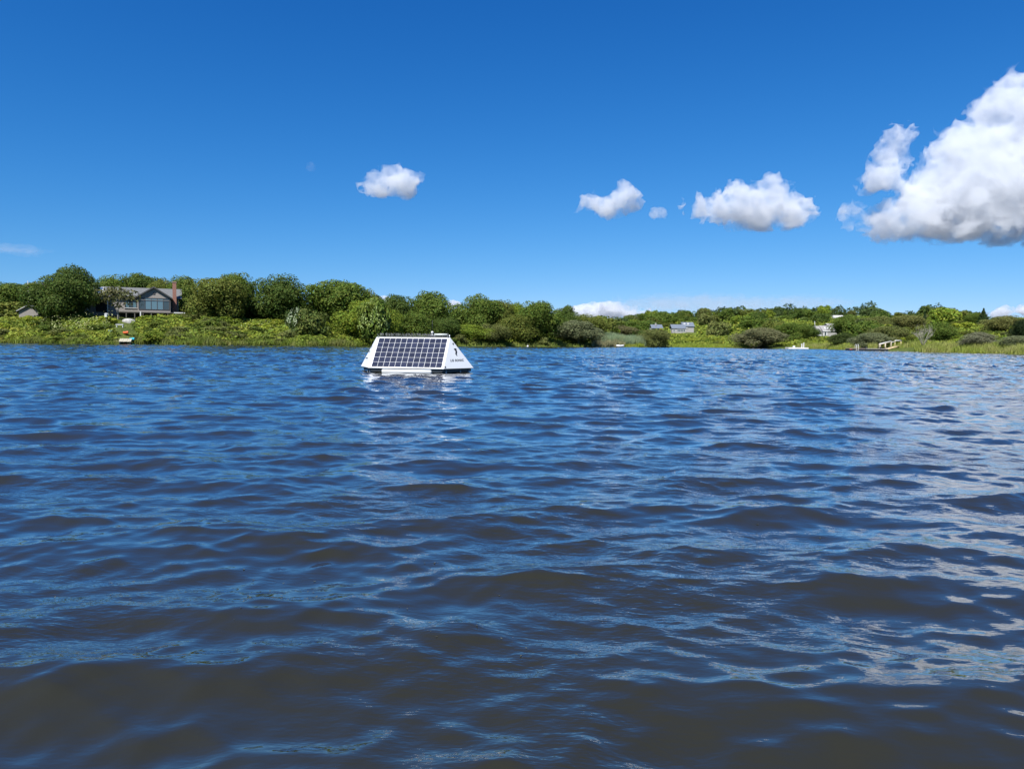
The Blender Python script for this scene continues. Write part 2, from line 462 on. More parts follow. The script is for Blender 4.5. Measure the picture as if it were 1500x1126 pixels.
def ground_material():
    m, t, p, out = new_mat('ground_cover_soil')
    tc = node(t, 'ShaderNodeTexCoord')
    n1 = node(t, 'ShaderNodeTexNoise'); n1.inputs['Scale'].default_value = 0.25; n1.inputs['Detail'].default_value = 6
    n2 = node(t, 'ShaderNodeTexNoise'); n2.inputs['Scale'].default_value = 3.5; n2.inputs['Detail'].default_value = 5
    for n in (n1, n2): t.links.new(tc.outputs['Object'], n.inputs['Vector'])
    add = node(t, 'ShaderNodeMath', operation='ADD'); t.links.new(n1.outputs[0], add.inputs[0]); t.links.new(n2.outputs[0], add.inputs[1])
    cr = node(t, 'ShaderNodeValToRGB')
    e = cr.color_ramp.elements
    e[0].position = 0.35; e[0].color = (0.045, 0.062, 0.014, 1)
    e[1].position = 0.66; e[1].color = (0.115, 0.13, 0.03, 1)
    k = cr.color_ramp.elements.new(0.5); k.color = (0.075, 0.10, 0.02, 1)
    hf = node(t, 'ShaderNodeMath', operation='MULTIPLY'); hf.inputs[1].default_value = 0.5
    t.links.new(add.outputs[0], hf.inputs[0]); t.links.new(hf.outputs[0], cr.inputs[0]); t.links.new(cr.outputs[0], p.inputs['Base Color'])
    p.inputs['Roughness'].default_value = 0.95; p.inputs['Specular IOR Level'].default_value = 0.1
    b = node(t, 'ShaderNodeBump'); b.inputs['Distance'].default_value = 0.25; t.links.new(n2.outputs[0], b.inputs['Height']); t.links.new(b.outputs[0], p.inputs['Normal'])
    return m

def build_land():
    us = np.concatenate([np.linspace(-900, -20, 40)[:-1], np.linspace(-20, 1520, 420)[:-1], np.linspace(1520, 2400, 40)])
    runs = np.concatenate([np.linspace(-8, 40, 70)[:-1], np.geomspace(40, 2200, 60)])
    U, RU = np.meshgrid(us, runs)
    Y = shore(U) + RU
    Z = ground(U, Y)
    co = np.stack([ux(U, Y), Y, Z], -1).reshape(-1, 3)
    n, k = U.shape
    i = np.arange(n - 1)[:, None] * k + np.arange(k - 1)[None]
    f = np.stack([i, i + 1, i + k + 1, i + k], -1).reshape(-1, 4)
    tag(link('ground', mesh_from_arrays('ground', co, f, ground_material(), True)), kind='structure')
build_land()

# ------------------------------------------------------------------ foliage
def leaf_material(name, trans=0.36, hue_var=0.035, val=(0.74, 1.20), rough=0.62, sat=1.0):
    """Leaf colour: the plant's own colour, varied from spray to spray."""
    m, t, p, out = new_mat(name)
    oi = node(t, 'ShaderNodeObjectInfo'); ge = node(t, 'ShaderNodeNewGeometry')
    hs = node(t, 'ShaderNodeHueSaturation'); hs.inputs['Saturation'].default_value = sat
    mv = node(t, 'ShaderNodeMapRange'); mv.inputs['To Min'].default_value = val[0]; mv.inputs['To Max'].default_value = val[1]
    mh = node(t, 'ShaderNodeMapRange'); mh.inputs['To Min'].default_value = 0.5 - hue_var; mh.inputs['To Max'].default_value = 0.5 + hue_var * .6
    wn = node(t, 'ShaderNodeTexWhiteNoise', noise_dimensions='1D')
    t.links.new(ge.outputs['Random Per Island'], mv.inputs['Value'])
    t.links.new(ge.outputs['Random Per Island'], wn.inputs['W']); t.links.new(wn.outputs['Value'], mh.inputs['Value'])
    t.links.new(oi.outputs['Color'], hs.inputs['Color']); t.links.new(mv.outputs[0], hs.inputs['Value']); t.links.new(mh.outputs[0], hs.inputs['Hue'])
    t.links.new(hs.outputs[0], p.inputs['Base Color'])
    p.inputs['Roughness'].default_value = rough; p.inputs['Specular IOR Level'].default_value = 0.12
    tr = node(t, 'ShaderNodeBsdfTranslucent'); t.links.new(hs.outputs[0], tr.inputs['Color'])
    mx = node(t, 'ShaderNodeMixShader'); mx.inputs[0].default_value = trans
    t.links.new(p.outputs[0], mx.inputs[1]); t.links.new(tr.outputs[0], mx.inputs[2]); t.links.new(mx.outputs[0], out.inputs['Surface'])
    return m
LEAF = leaf_material('leaf_sprays')
FLOWER = leaf_material('pale_blossom', 0.2, 0.01, (0.8, 1.15))
BARK = simple('grey_brown_bark', (0.12, 0.10, 0.075), 0.9, 0.35, 6, bump=0.02)
PALEBARK = simple('pale_weathered_bark', (0.30, 0.275, 0.235), 0.9, 0.3, 6, bump=0.02)

def leaf_quads(P, N, size, rng, aspect=1.5, jitter=0.9):
    """one bent little spray of leaves at each point, facing roughly along N"""
    n = len(P)
    N = N + rng.normal(0, jitter, (n, 3)) * 0.55
    N /= np.linalg.norm(N, axis=1, keepdims=True) + 1e-9
    A = rng.normal(0, 1, (n, 3)); A -= (A * N).sum(1, keepdims=True) * N
    A /= np.linalg.norm(A, axis=1, keepdims=True) + 1e-9
    B = np.cross(N, A)
    s = (size * rng.uniform(0.55, 1.35, n))[:, None]
    h = s * 0.5
    q = np.stack([P - A * h * aspect, P + B * h * 0.8 + N * s * .12, P + A * h * aspect, P - B * h * 0.8 + N * s * .12], 1).reshape(-1, 3)
    return q, np.arange(n * 4).reshape(n, 4)

def crown_mesh(name, seed, n_leaf, leaf, n_lobe=22, dome=1.0, low=0.1, open_=0.0, mat=None, flat=0.0):
    """A crown in a box of radius 1 and height 1: many leaf sprays on and inside a heap of uneven lobes."""
    rng = np.random.default_rng(seed)
    lobes = []
    for i in range(n_lobe):
        a = rng.uniform(0, 2 * np.pi); q = rng.uniform(0, 1) ** 0.6
        r = rng.uniform(0.20, 0.40)
        rho = q * (1 - r * 0.85)
        top = 1 - 0.55 * (rho ** 2.2) * dome
        z = rng.uniform(low + r * 0.35, max(top - r * 0.55, low + r * 0.4)) if rng.uniform() < 0.55 else top - r * 0.55
        lobes.append((rho * np.cos(a), rho * np.sin(a), z, r, r * rng.uniform(.5, .8)))
    lobes.append((0, 0, (low + .8) * .5, .62, .36))
    L = np.array(lobes)
    area = L[:, 3] ** 2
    pick = rng.choice(len(L), n_leaf, p=area / area.sum())
    D = rng.normal(0, 1, (n_leaf, 3)); D[:, 2] = D[:, 2] + 0.30
    D /= np.linalg.norm(D, axis=1, keepdims=True)
    rad = np.where(rng.uniform(size=n_leaf) < 0.75, np.minimum(rng.normal(0.98, 0.07, n_leaf), 1.06), rng.uniform(0.55, 1.0, n_leaf))
    # sprays stand in tufts with gaps between
    tuft = np.sin(D[:, 0] * 9 + pick) + np.sin(D[:, 1] * 9 + pick * 2.1) + np.sin(D[:, 2] * 9 + pick * .7)
    rad += 0.020 * tuft
    P = L[pick, :3] + D * rad[:, None] * np.stack([L[pick, 3], L[pick, 3], L[pick, 4]], 1)
    keep = (P[:, 2] > low * 0.6 - 0.03) & (tuft > -2.6 + 3.0 * open_)
    P, D = P[keep], D[keep]
    P[:, :2] /= np.percentile(np.hypot(P[:, 0], P[:, 1]), 96); P[:, 2] /= np.percentile(P[:, 2], 99.4)
    q, f = leaf_quads(P, D, leaf, rng)
    q = np.repeat(P, 4, 0) + (q - np.repeat(P, 4, 0)) * np.array([1, 1, .62])
    if open_ == 0:                               # larger inner sprays added to block light through the crown
        k = rng.choice(len(P), len(P) // 9)
        P2 = P[k] * np.array([.80, .80, .86]) + rng.normal(0, .02, (len(k), 3))
        q2, f2 = leaf_quads(P2, D[k], leaf * 2.3, rng)
        q2 = np.repeat(P2, 4, 0) + (q2 - np.repeat(P2, 4, 0)) * np.array([1, 1, .62])
        f = np.concatenate([f, f2 + len(q)]); q = np.concatenate([q, q2])
    return mesh_from_arrays(name, q, f, mat or LEAF)

def limb_mesh(name, seed, n_limb=6, spread=0.6, fork=0.35, rad=0.035, mat=BARK, twigs=2):
    """trunk and limbs in the same unit box as the crowns"""
    rng = np.random.default_rng(seed)
    b = MB()
    lean = rng.uniform(-.06, .06, 2)
    top = Vector((lean[0], lean[1], fork))
    b.tube([(0, 0, -0.08), (lean[0] * .3, lean[1] * .3, fork * .5), top], [rad * 1.5, rad * 1.1, rad], 7)
    for i in range(n_limb):
        a = 2 * np.pi * (i + rng.uniform(-.3, .3)) / n_limb
        q = rng.uniform(.4, 1) * spread; zt = rng.uniform(.6, .88)
        mid = top + Vector((np.cos(a) * q * .45, np.sin(a) * q * .45, (zt - fork) * .5 + rng.uniform(-.04, .06)))
        end = Vector((np.cos(a) * q, np.sin(a) * q, zt))
        b.tube([top - Vector((0, 0, rng.uniform(0, fork * .4))), mid, end], [rad * .62, rad * .42, rad * .14], 5)
        for k in range(twigs):
            e2 = mid.lerp(end, rng.uniform(.2, .7)); d = Vector(rng.normal(0, .16, 3)); d.z = abs(d.z)
            b.tube([e2, e2 + d * .6, e2 + d * 1.1], [rad * .26, rad * .18, rad * .08], 4)
    return b.mesh(name, mat)

CROWNS = [crown_mesh('round_crown', 100 + i, 14500, 0.046, 24 + 2 * i, dome=(1.0, .8, 1.15, .9, 1.0, .85)[i], low=(.08, .12, .05, .15, .1, .06)[i]) for i in range(6)]
LIMBS = [limb_mesh('trunk_and_limbs', 200 + i) for i in range(4)]
BUSHES = [crown_mesh('bush_crown', 300 + i, 1500, 0.13, 13, dome=1.0, low=0.0) for i in range(5)]
SMALLTREES = [crown_mesh('far_crown', 400 + i, 1900, 0.115, 15, dome=.9, low=0.04) for i in range(5)]
OPENCROWN = crown_mesh('open_crown', 500, 2600, 0.075, 16, dome=.6, low=.25, open_=0.55)

def grow(name, px, ytop, wpx, Y, col, label, crown, limbs=None, depth=0.9, group=None, sink=0.0, cat='tree', base=None, rz=None, trunk_col=None):
    """A plant standing on the land in bearing px, Y metres out; its top is seen at row ytop and it is wpx pixels wide."""
    top = at(px, ytop, Y)
    z0 = (gz(px, Y) if base is None else base) - sink
    h = max(0.6, top.z - z0)
    w = wpx * Y / FPX / 2 * 1.17
    root = tag(empty(name, (top.x, Y, z0)), label, cat, group)
    rz = random.uniform(0, 6.28) if rz is None else rz
    c = link('crown', crown, root, (0, 0, 0), (0, 0, rz), (w, w * depth, h)); c.color = (*col, 1)
    if limbs is not None:
        link('trunk', limbs, root, (0, 0, 0), (0, 0, rz), (w, w * depth, h))
    return root

random.seed(4)
OAK = (0.096, 0.146, 0.023); OAKW = (0.122, 0.150, 0.028); DEEP = (0.070, 0.112, 0.021); BRIGHT = (0.160, 0.222, 0.026); LIME = (0.225, 0.275, 0.030)
OLIVE = (0.133, 0.154, 0.043); GREY = (0.150, 0.172, 0.082); RUST = (0.150, 0.158, 0.044)
# the trees one can tell apart: name, column, row of top, width in pixels, distance, colour, label
TREES = [
 ('broad_tree', 86, 404, 86, 124, DEEP, 'big full leafed dark green tree at the left end of the grey shingled house', 0, .06),
 ('broad_tree', 103, 391, 62, 131, DEEP, 'tall dark tree top rising behind the big tree left of the house', 1, .1),
 ('broad_tree', 12, 415, 76, 138, OAK, 'green tree cut by the left edge of the photo', 2, .1),
 ('broad_tree', 50, 414, 50, 146, OAKW, 'yellowish green tree between the left photo edge and the big dark tree', 3, .1),
 ('scrub_oak', 166, 405, 66, 168, OAK, 'rounded tree behind the left part of the house roof', 4, .2),
 ('scrub_oak', 205, 402, 62, 172, DEEP, 'dark rounded tree behind the middle of the house roof', 5, .2),
 ('scrub_oak', 240, 410, 48, 165, OAKW, 'pale green tree behind the house roof just left of the chimney', 0, .2),
 ('scrub_oak', 270, 406, 50, 163, OAK, 'tree behind the brick chimney of the house', 1, .2),
 ('scrub_oak', 318, 408, 88, 132, OAKW, 'broad domed oak close to the right end of the house', 2, .3),
 ('scrub_oak', 345, 402, 66, 136, OAK, 'tall brown tinged oak crown next to the broad oak right of the house', 3, .3),
 ('scrub_oak', 412, 405, 80, 137, DEEP, 'dark rounded oak standing alone between two broad domed oaks', 4, .3),
 ('scrub_oak', 493, 412, 104, 140, OAK, 'very broad low domed oak above the white flowered shrub', 5, .3),
 ('scrub_oak', 540, 427, 46, 143, OAKW, 'brownish right shoulder crown of the very broad oak', 0, .3),
 ('leafy_tree', 535, 440, 76, 126, BRIGHT, 'bright green tree with pale tips just left above the solar buoy', 1, .0),
 ('scrub_oak', 580, 433, 50, 150, DEEP, 'dark oak directly behind the left half of the solar buoy', 2, .1),
 ('scrub_oak', 628, 429, 66, 152, OAK, 'high rounded oak behind the right half of the solar buoy', 3, .1),
 ('scrub_oak', 605, 458, 60, 142, OAK, 'low round bushy tree right behind the buoy at the water', 4, .0),
 ('leafy_tree', 573, 455, 40, 135, BRIGHT, 'small yellow green tree squeezed in behind the left end of the buoy', 5, .0),
 ('scrub_oak', 655, 466, 52, 146, DEEP, 'dark shrubby tree at the water just right of the buoy', 1, .0),
 ('scrub_oak', 700, 434, 74, 162, OAK, 'broad rounded oak right of the buoy above a bright bush', 0, .1),
 ('scrub_oak', 735, 441, 44, 164, OAKW, 'lower shoulder oak beside the broad oak right of the buoy', 1, .1),
 ('scrub_oak', 756, 445, 36, 170, BRIGHT, 'lighter green crown peeping between two rounded oaks', 2, .1),
 ('waterside_oak', 788, 443, 68, 160, OAK, 'tall dense oak whose foliage hangs down to the water, dark beneath', 3, .0),
 ('waterside_oak', 758, 462, 56, 157, OAKW, 'yellowish oak bush at the water left of the tall dense oak', 4, .0),
 ('scrub_oak', 830, 449, 34, 182, DEEP, 'small dark round oak before the low white cloud bank', 5, .1),
 ('scrub_oak', 858, 462, 60, 186, OAKW, 'green oak sloping down behind the grey shrub by the reeds', 0, .1),
 ('grey_shrub_tree', 848, 470, 62, 168, GREY, 'grey green rounded shrub tree at the water left of the reeds', 1, .0),
 ('scrub_oak', 815, 463, 40, 172, OAK, 'green tree between the tall dense oak and the grey shrub tree', 2, .0),
 ('leafy_tree', 690, 476, 60, 149, BRIGHT, 'bright yellow green low tree at the water right of the buoy', 3, .0),
 ('grey_shrub_tree', 722, 475, 52, 151, OLIVE, 'olive grey rounded bush tree hanging over the water right of the bright low tree', 4, .0),
 ('willow_shrub', 958, 483, 40, 193, OLIVE, 'round olive brown shrub standing alone between the reeds and the salt grass', 5, .0),
 ('tawny_shrub_tree', 905, 477, 62, 222, (0.145, 0.140, 0.058), 'low tawny domed shrub tree behind the pale reeds', 0, .0),
 ('grey_shrub_tree', 1112, 481, 66, 196, (0.160, 0.166, 0.076), 'wide brownish grey shrub tree on the shore left of the white float', 1, .0),
 ('scrub_oak', 1160, 473, 44, 226, OAK, 'rich green tree left of the weathered grey cottage on the far shore', 2, .1),
 ('scrub_oak', 1185, 477, 30, 235, DEEP, 'dark tree touching the left wall of the weathered cottage', 3, .1),
 ('scrub_oak', 1245, 462, 56, 265, OAK, 'rounded tree to the right of the white roofed house on the hill', 4, .1),
 ('scrub_oak', 1285, 464, 50, 225, OLIVE, 'pale green rounded tree above the wooden dock ramp', 5, .1),
 ('scrub_oak', 1237, 488, 40, 178, (0.05, 0.075, 0.018), 'dark green bush tree in front of the weathered cottage', 0, .0),
 ('grey_shrub_tree', 1276, 488, 52, 150, GREY, 'grey green shrub tree behind the floating dock', 1, .0),
 ('grey_shrub_tree', 1300, 478, 50, 156, OLIVE, 'olive crown leaning over the wooden dock ramp', 2, .0),
 ('conifer', 1355, 457, 11, 215, (0.022, 0.045, 0.014), 'narrow dark pointed conifer on the right hand skyline', 1, .0),
 ('conifer', 1441, 453, 22, 175, (0.028, 0.055, 0.014), 'dark pointed conifer beside the cloud on the right hand skyline', 2, .0),
 ('scrub_oak', 1428, 459, 28, 178, OAK, 'round dark tree leaning on the left of the pointed conifer', 3, .0),
 ('scrub_oak', 1378, 473, 44, 131, OAK, 'dark green tree behind the bare grey branches right of the dock', 4, .1),
 ('grey_shrub_tree', 1330, 462, 50, 190, RUST, 'faintly brown tinged low tree on the slope right of the dock', 5, .0),
 ('grey_shrub_tree', 1432, 487, 50, 116, (0.165, 0.172, 0.10), 'dull grey twiggy shrub tree on the right hand marsh edge', 0, .0),
 ('scrub_oak', 1500, 468, 34, 112, (0.018, 0.034, 0.010), 'almost black green shrub tree cut by the right photo edge', 1, .0),
 ('grey_shrub_tree', 1492, 492, 52, 107, GREY, 'grey green bush at the water by the right photo edge', 2, .0),
 ('grey_shrub_tree', 1475, 463, 52, 140, RUST, 'brownish bush high on the slope near the right photo edge', 3, .0),
]
CONE = crown_mesh('conifer_crown', 601, 1200, 0.12, 10, dome=2.2, low=0.0)
def cone_mesh(name, seed):
    rng = np.random.default_rng(seed); n = 1500
    z = rng.uniform(0, 1, n) ** 1.3; r = (1.02 - z) * (0.75 + 0.25 * np.cos(z * 38)) * rng.uniform(.6, 1.05, n); a = rng.uniform(0, 2 * np.pi, n)
    P = np.stack([r * np.cos(a), r * np.sin(a), z], 1); N = np.stack([np.cos(a), np.sin(a), np.full(n, -.1)], 1)
    q, f = leaf_quads(P, N, 0.13, rng)
    return mesh_from_arrays(name, q, f, LEAF)
bpy.data.meshes.remove(CONE); CONE = cone_mesh('conifer_crown', 601)
for (nm, px, yt, w, Y, col, lab, v, trunk) in TREES:
    if nm == 'conifer':
        grow(nm, px, yt, w, Y, col, lab, CONE, LIMBS[0])
    else:
        grow(nm, px, yt, w, Y, col, lab, CROWNS[v], LIMBS[v % 4])

# the wooded hillside across the pond: single trees, from near to far
rng = np.random.default_rng(21)
# house fronts that stand clear of the trees: columns, row of the sill, distance
HOUSE_GAPS = [(982, 1018, 487, 318), (1190, 1232, 492, 283), (1217, 1238, 467, 402), (1305, 1323, 478, 302), (953, 971, 481, 308)]
def row_of(P):
    q = CAM_R.transposed() @ (Vector(P) - Vector((0, 0, CAM_H)))
    return 563 + FPX * q.y / q.z
def blocked(u, Y, h=2.0, w=4.0):
    for (a, b, row, y1) in HOUSE_GAPS:
        pad = w * .5 * FPX / Y
        if a - pad < u < b + pad:
            if abs(Y - (y1 + 4)) < 6 + w / 2: return True
            if Y < y1 and row_of((ux(u, Y), Y, gz(u, Y) + h)) < row - .5: return True
    return False
def where(u, zones):
    return next(name for lim, name in zones if u < lim)
HILL = []
tries = 0
while len(HILL) < 262 and tries < 20000:
    tries += 1
    u = (rng.uniform(800, 1440) if rng.uniform() < .7 else rng.uniform(850, 1010)) if rng.uniform() < .93 else rng.uniform(560, 800)
    Y = shore(u) + 22 + 290 * rng.uniform() ** 1.25
    if u > 1300 and Y < shore(u) + 75: continue
    if u < 1300 and u > 985 and Y < shore(u) + 32: continue
    if u < 985 and Y < shore(u) + 26: continue
    x = ux(u, Y)
    w = rng.uniform(5.0, 10.0); h = w * rng.uniform(.50, .78)
    if blocked(u, Y, h, w): continue
    if any((x - a) ** 2 + (Y - b) ** 2 < (0.30 * (w + c)) ** 2 for a, b, c in HILL): continue
    HILL.append((x, Y, w))
    ci = rng.choice(6, p=[.32, .18, .2, .14, .08, .08]); col = [OAK, OAKW, DEEP, BRIGHT, OLIVE, (0.075, .115, .035)][ci]
    k = rng.uniform(.8, 1.15)
    o = link('hillside_tree', SMALLTREES[rng.integers(5)], None, (x, Y, gz(u, Y) - .3), (0, 0, rng.uniform(0, 6.28)), (w / 2, w / 2, h))
    o.color = (col[0] * k, col[1] * k, col[2] * k, 1)
    lab = '%s %s tree %s, %s' % ('small' if w < 6.6 else 'medium sized' if w < 8.3 else 'broad',
        ['green', 'yellowish green', 'dark green', 'bright green', 'olive', 'dull green'][ci],
        'low on the hillside' if Y - shore(u) < 85 else 'halfway up the hillside' if Y - shore(u) < 165 else 'near the hill crest',
        where(u, [(905, 'behind the pale reeds'), (978, 'around the grey roofed house'), (1032, 'by the blue grey house'), (1110, 'above the salt grass'), (1188, 'left of the weathered cottage'),
                  (1242, 'around the white roofed house'), (1330, 'above the dock'), (9999, 'above the bare dead tree')]))
    tag(o, lab, 'tree', 'trees of the wooded hillside across the pond')
# far woods on the crest, one mass
def woods(name, n, ufun, yfun, wr, leafn, leaf, seed, cols, kind='stuff'):
    rng = np.random.default_rng(seed); V = []; F = []; C = 0
    for i in range(n):
        u = ufun(rng); Y = yfun(rng, u)
        w = rng.uniform(*wr); h = w * rng.uniform(.5, .8); x = ux(u, Y); z = gz(u, Y)
        D = rng.normal(0, 1, (leafn, 3)); D[:, 2] = np.abs(D[:, 2]); D /= np.linalg.norm(D, axis=1, keepdims=True)
        lump = 1 + .07 * np.sin(D[:, 0] * 6 + i) + .06 * np.sin(D[:, 1] * 7 + 2 * i)
        P = np.stack([D[:, 0] * w / 2, D[:, 1] * w / 2, D[:, 2] * h], 1) * (lump * rng.uniform(.86, 1.0, leafn))[:, None] + [x, Y, z - .2]
        q, f = leaf_quads(P, D, leaf, rng); V.append(q); F.append(f + C); C += len(q)
    o = link(name, mesh_from_arrays(name, np.concatenate(V), np.concatenate(F), LEAF)); o.color = (*cols, 1)
    return tag(o, kind=kind)
woods('far_woods', 150, lambda r: r.uniform(760, 1460), lambda r, u: float(shore(u)) + r.uniform(270, 420), (7, 12), 300, .95, 31, (0.050, 0.080, 0.022))
woods('far_woods', 60, lambda r: r.uniform(-700, 800), lambda r, u: float(shore(u)) + r.uniform(75, 160), (7, 11), 220, .8, 32, (0.052, 0.080, 0.018))

# shrubs on the banks, one by one
BANK = []
CNAME = {BRIGHT: 'bright green', LIME: 'lime green', OLIVE: 'olive', OAK: 'green', OAKW: 'yellowish green', DEEP: 'dark green'}
def bank_shrubs(n, u0, u1, r0, r1, wr, hr, cols, noun, group, seed, zones, rows, skip=None, meshes=BUSHES, name='bank_shrub'):
    rng = np.random.default_rng(seed); made = 0; tries = 0
    while made < n and tries < n * 40:
        tries += 1
        u = rng.uniform(u0, u1); run = r0 + (r1 - r0) * rng.uniform(); Y = float(shore(u)) + run
        if skip and skip(u, run): continue
        x = ux(u, Y); w = rng.uniform(*wr)
        if any((x - a) ** 2 + (Y - b) ** 2 < (.27 * (w + c)) ** 2 for a, b, c in BANK): continue
        BANK.append((x, Y, w)); made += 1
        c = cols[rng.integers(len(cols))]; k = rng.uniform(.82, 1.18)
        o = link(name, meshes[rng.integers(len(meshes))], None, (x, Y, gz(u, Y) - .15), (0, 0, rng.uniform(0, 6.28)), (w / 2, w / 2, rng.uniform(*hr) * (0.6 + 0.4 * w / wr[1])))
        o.color = (c[0] * k, c[1] * k, c[2] * k, 1)
        size = 'small' if w < wr[0] + .33 * (wr[1] - wr[0]) else 'wide' if w > wr[0] + .70 * (wr[1] - wr[0]) else 'rounded'
        tag(o, '%s %s %s %s, %s' % (size, CNAME.get(c, 'fresh green'), noun, where(run, rows), where(u, zones)), 'shrub', group)
def house_path(u, run):
    # the mown path from the house down to the landing
    c = np.interp(run, [0, 6, 14, 20, 30], [185, 186, 176, 178, 180]); hw = np.interp(run, [0, 6, 14, 18, 24, 34], [11, 14, 13, 20, 40, 70])
    return abs(u - c) < hw + 3
bank_shrubs(105, -60, 560, 1.5, 27, (2.2, 4.6), (1.0, 1.9), [BRIGHT, LIME, (.10, .14, .022), (.075, .115, .018), OLIVE], 'shrub', 'shrubs of the left hand bank', 41, [(42, 'below the grey shed'), (138, 'below the big dark tree'), (184, 'left of the grassy path'), (262, 'below the house deck'), (375, 'below the broad oak by the house'), (450, 'below the lone dark oak'), (9999, 'left of the buoy')], [(8, 'at the water'), (17, 'halfway up the bank'), (999, 'atop the bank')], house_path)
bank_shrubs(56, -120, 575, 27, 56, (4.5, 7), (2.6, 4.2), [OAK, DEEP, OAKW], 'understory bush', 'understory bushes of the left hand oaks', 45, [(42, 'near the grey shed'), (138, 'near the big dark tree'), (184, 'left of the grassy path'), (262, 'near the house deck'), (375, 'near the broad oak by the house'), (450, 'near the lone dark oak'), (9999, 'left of the buoy')], [(40, 'before the oaks'), (999, 'behind the oaks')], lambda u, run: 104 < u < 268 and run < 54, name='understory_bush')
bank_shrubs(18, 560, 860, 1.0, 9, (2.2, 4.2), (1.0, 2.0), [OAK, BRIGHT, OLIVE, OAKW], 'shrub', 'shrubs under the waterside oaks', 42, [(640, 'behind the buoy'), (700, 'just right of the buoy'), (770, 'left of the tall dense oak'), (9999, 'near the tall dense oak')], [(4, 'right at the water'), (999, 'back from the water')])
bank_shrubs(46, 985, 1300, 9, 34, (2.6, 5.2), (1.3, 2.6), [BRIGHT, LIME, OAKW, OAK, (.10, .13, .025)], 'shrub', 'shrubs behind the salt grass on the far shore', 43, [(1040, 'below the blue grey house'), (1110, 'behind the salt grass'), (1190, 'behind the white float'), (1240, 'below the weathered cottage'), (9999, 'behind the floating dock')], [(21, 'close to the shore'), (999, 'a little up the slope')], lambda u, run: blocked(u, float(shore(u)) + run, 2.2, 4))
bank_shrubs(110, 1285, 1560, 9, 75, (2.6, 5.0), (1.2, 2.4), [BRIGHT, LIME, (.115, .14, .024), OAKW, OLIVE, (.09, .125, .02)], 'shrub', 'shrubs of the right hand slope', 44, [(1340, 'by the wooden ramp'), (1385, 'around the bare dead tree'), (1440, 'left of the twiggy grey shrub tree'), (9999, 'near the right photo edge')], [(22, 'beside the marsh grass'), (45, 'halfway up the slope'), (999, 'high on the slope')], lambda u, run: u < 1345 and run < 14 and u > 1300)

def thicket_material():
    """low growth: patches of lime bramble, bayberry and olive scrub"""
    m = leaf_material('thicket_leaves', 0.36, 0.03, (0.6, 1.35)); t = m.node_tree
    hs = next(n for n in t.nodes if n.type == 'HUE_SAT')
    tc = node(t, 'ShaderNodeTexCoord'); n = node(t, 'ShaderNodeTexNoise'); n.inputs['Scale'].default_value = 0.32; n.inputs['Detail'].default_value = 4
    t.links.new(tc.outputs['Object'], n.inputs['Vector'])
    cr = node(t, 'ShaderNodeValToRGB'); e = cr.color_ramp.elements
    e[0].position = .34; e[0].color = (.092, .128, .024, 1); e[1].position = .68; e[1].color = (.235, .25, .038, 1)
    k = e.new(.5); k.color = (.170, .225, .028, 1)
    t.links.new(n.outputs[0], cr.inputs[0]); t.links.new(cr.outputs[0], hs.inputs['Color'])
    return m
THICKET = thicket_material()
def undergrowth(n, u0, u1, r0, r1, hmax, leaf, seed, skip=None):
    rng = np.random.default_rng(seed)
    u = rng.uniform(u0, u1, n); run = r0 + (r1 - r0) * rng.uniform(0, 1, n) ** 1.1; Y = shore(u) + run; x = ux(u, Y)
    lump = (np.sin(x * 1.1 + np.sin(Y * .7) * 1.5) * np.sin(Y * .9 + np.sin(x * .6)) * .5 + .5)
    top = hmax * (.30 + .7 * lump) * np.clip((run - r0 + .6) / 2.0, .25, 1)
    z = ground(u, Y) + top * rng.uniform(.15, 1, n) ** .45
    P = np.stack([x, Y, z], 1)
    if skip is not None:
        keep = np.array([not skip(a, b) for a, b in zip(u, run)]); P = P[keep]
    N = np.stack([rng.normal(0, .5, len(P)), rng.normal(-.25, .5, len(P)), np.ones(len(P))], 1)
    q, f = leaf_quads(P, N, leaf, rng)
    o = link('undergrowth', mesh_from_arrays('undergrowth', q, f, THICKET))
    return tag(o, kind='stuff')
undergrowth(56000, -230, 575, .2, 34, 1.15, .34, 51, house_path)
undergrowth(9000, 560, 880, 1.5, 26, 1.1, .36, 52)
undergrowth(36000, 960, 1300, 7, 80, 1.5, .50, 53, lambda u, r: blocked(u, float(shore(u)) + r, 1.4, .5))
undergrowth(50000, 1285, 1700, 5, 85, 1.2, .42, 54, lambda u, r: u < 1345 and r < 12)

undergrowth(26000, 940, 1340, 60, 195, 2.4, .8, 55, lambda u, r: blocked(u, float(shore(u)) + r, 2.4, 1.0))
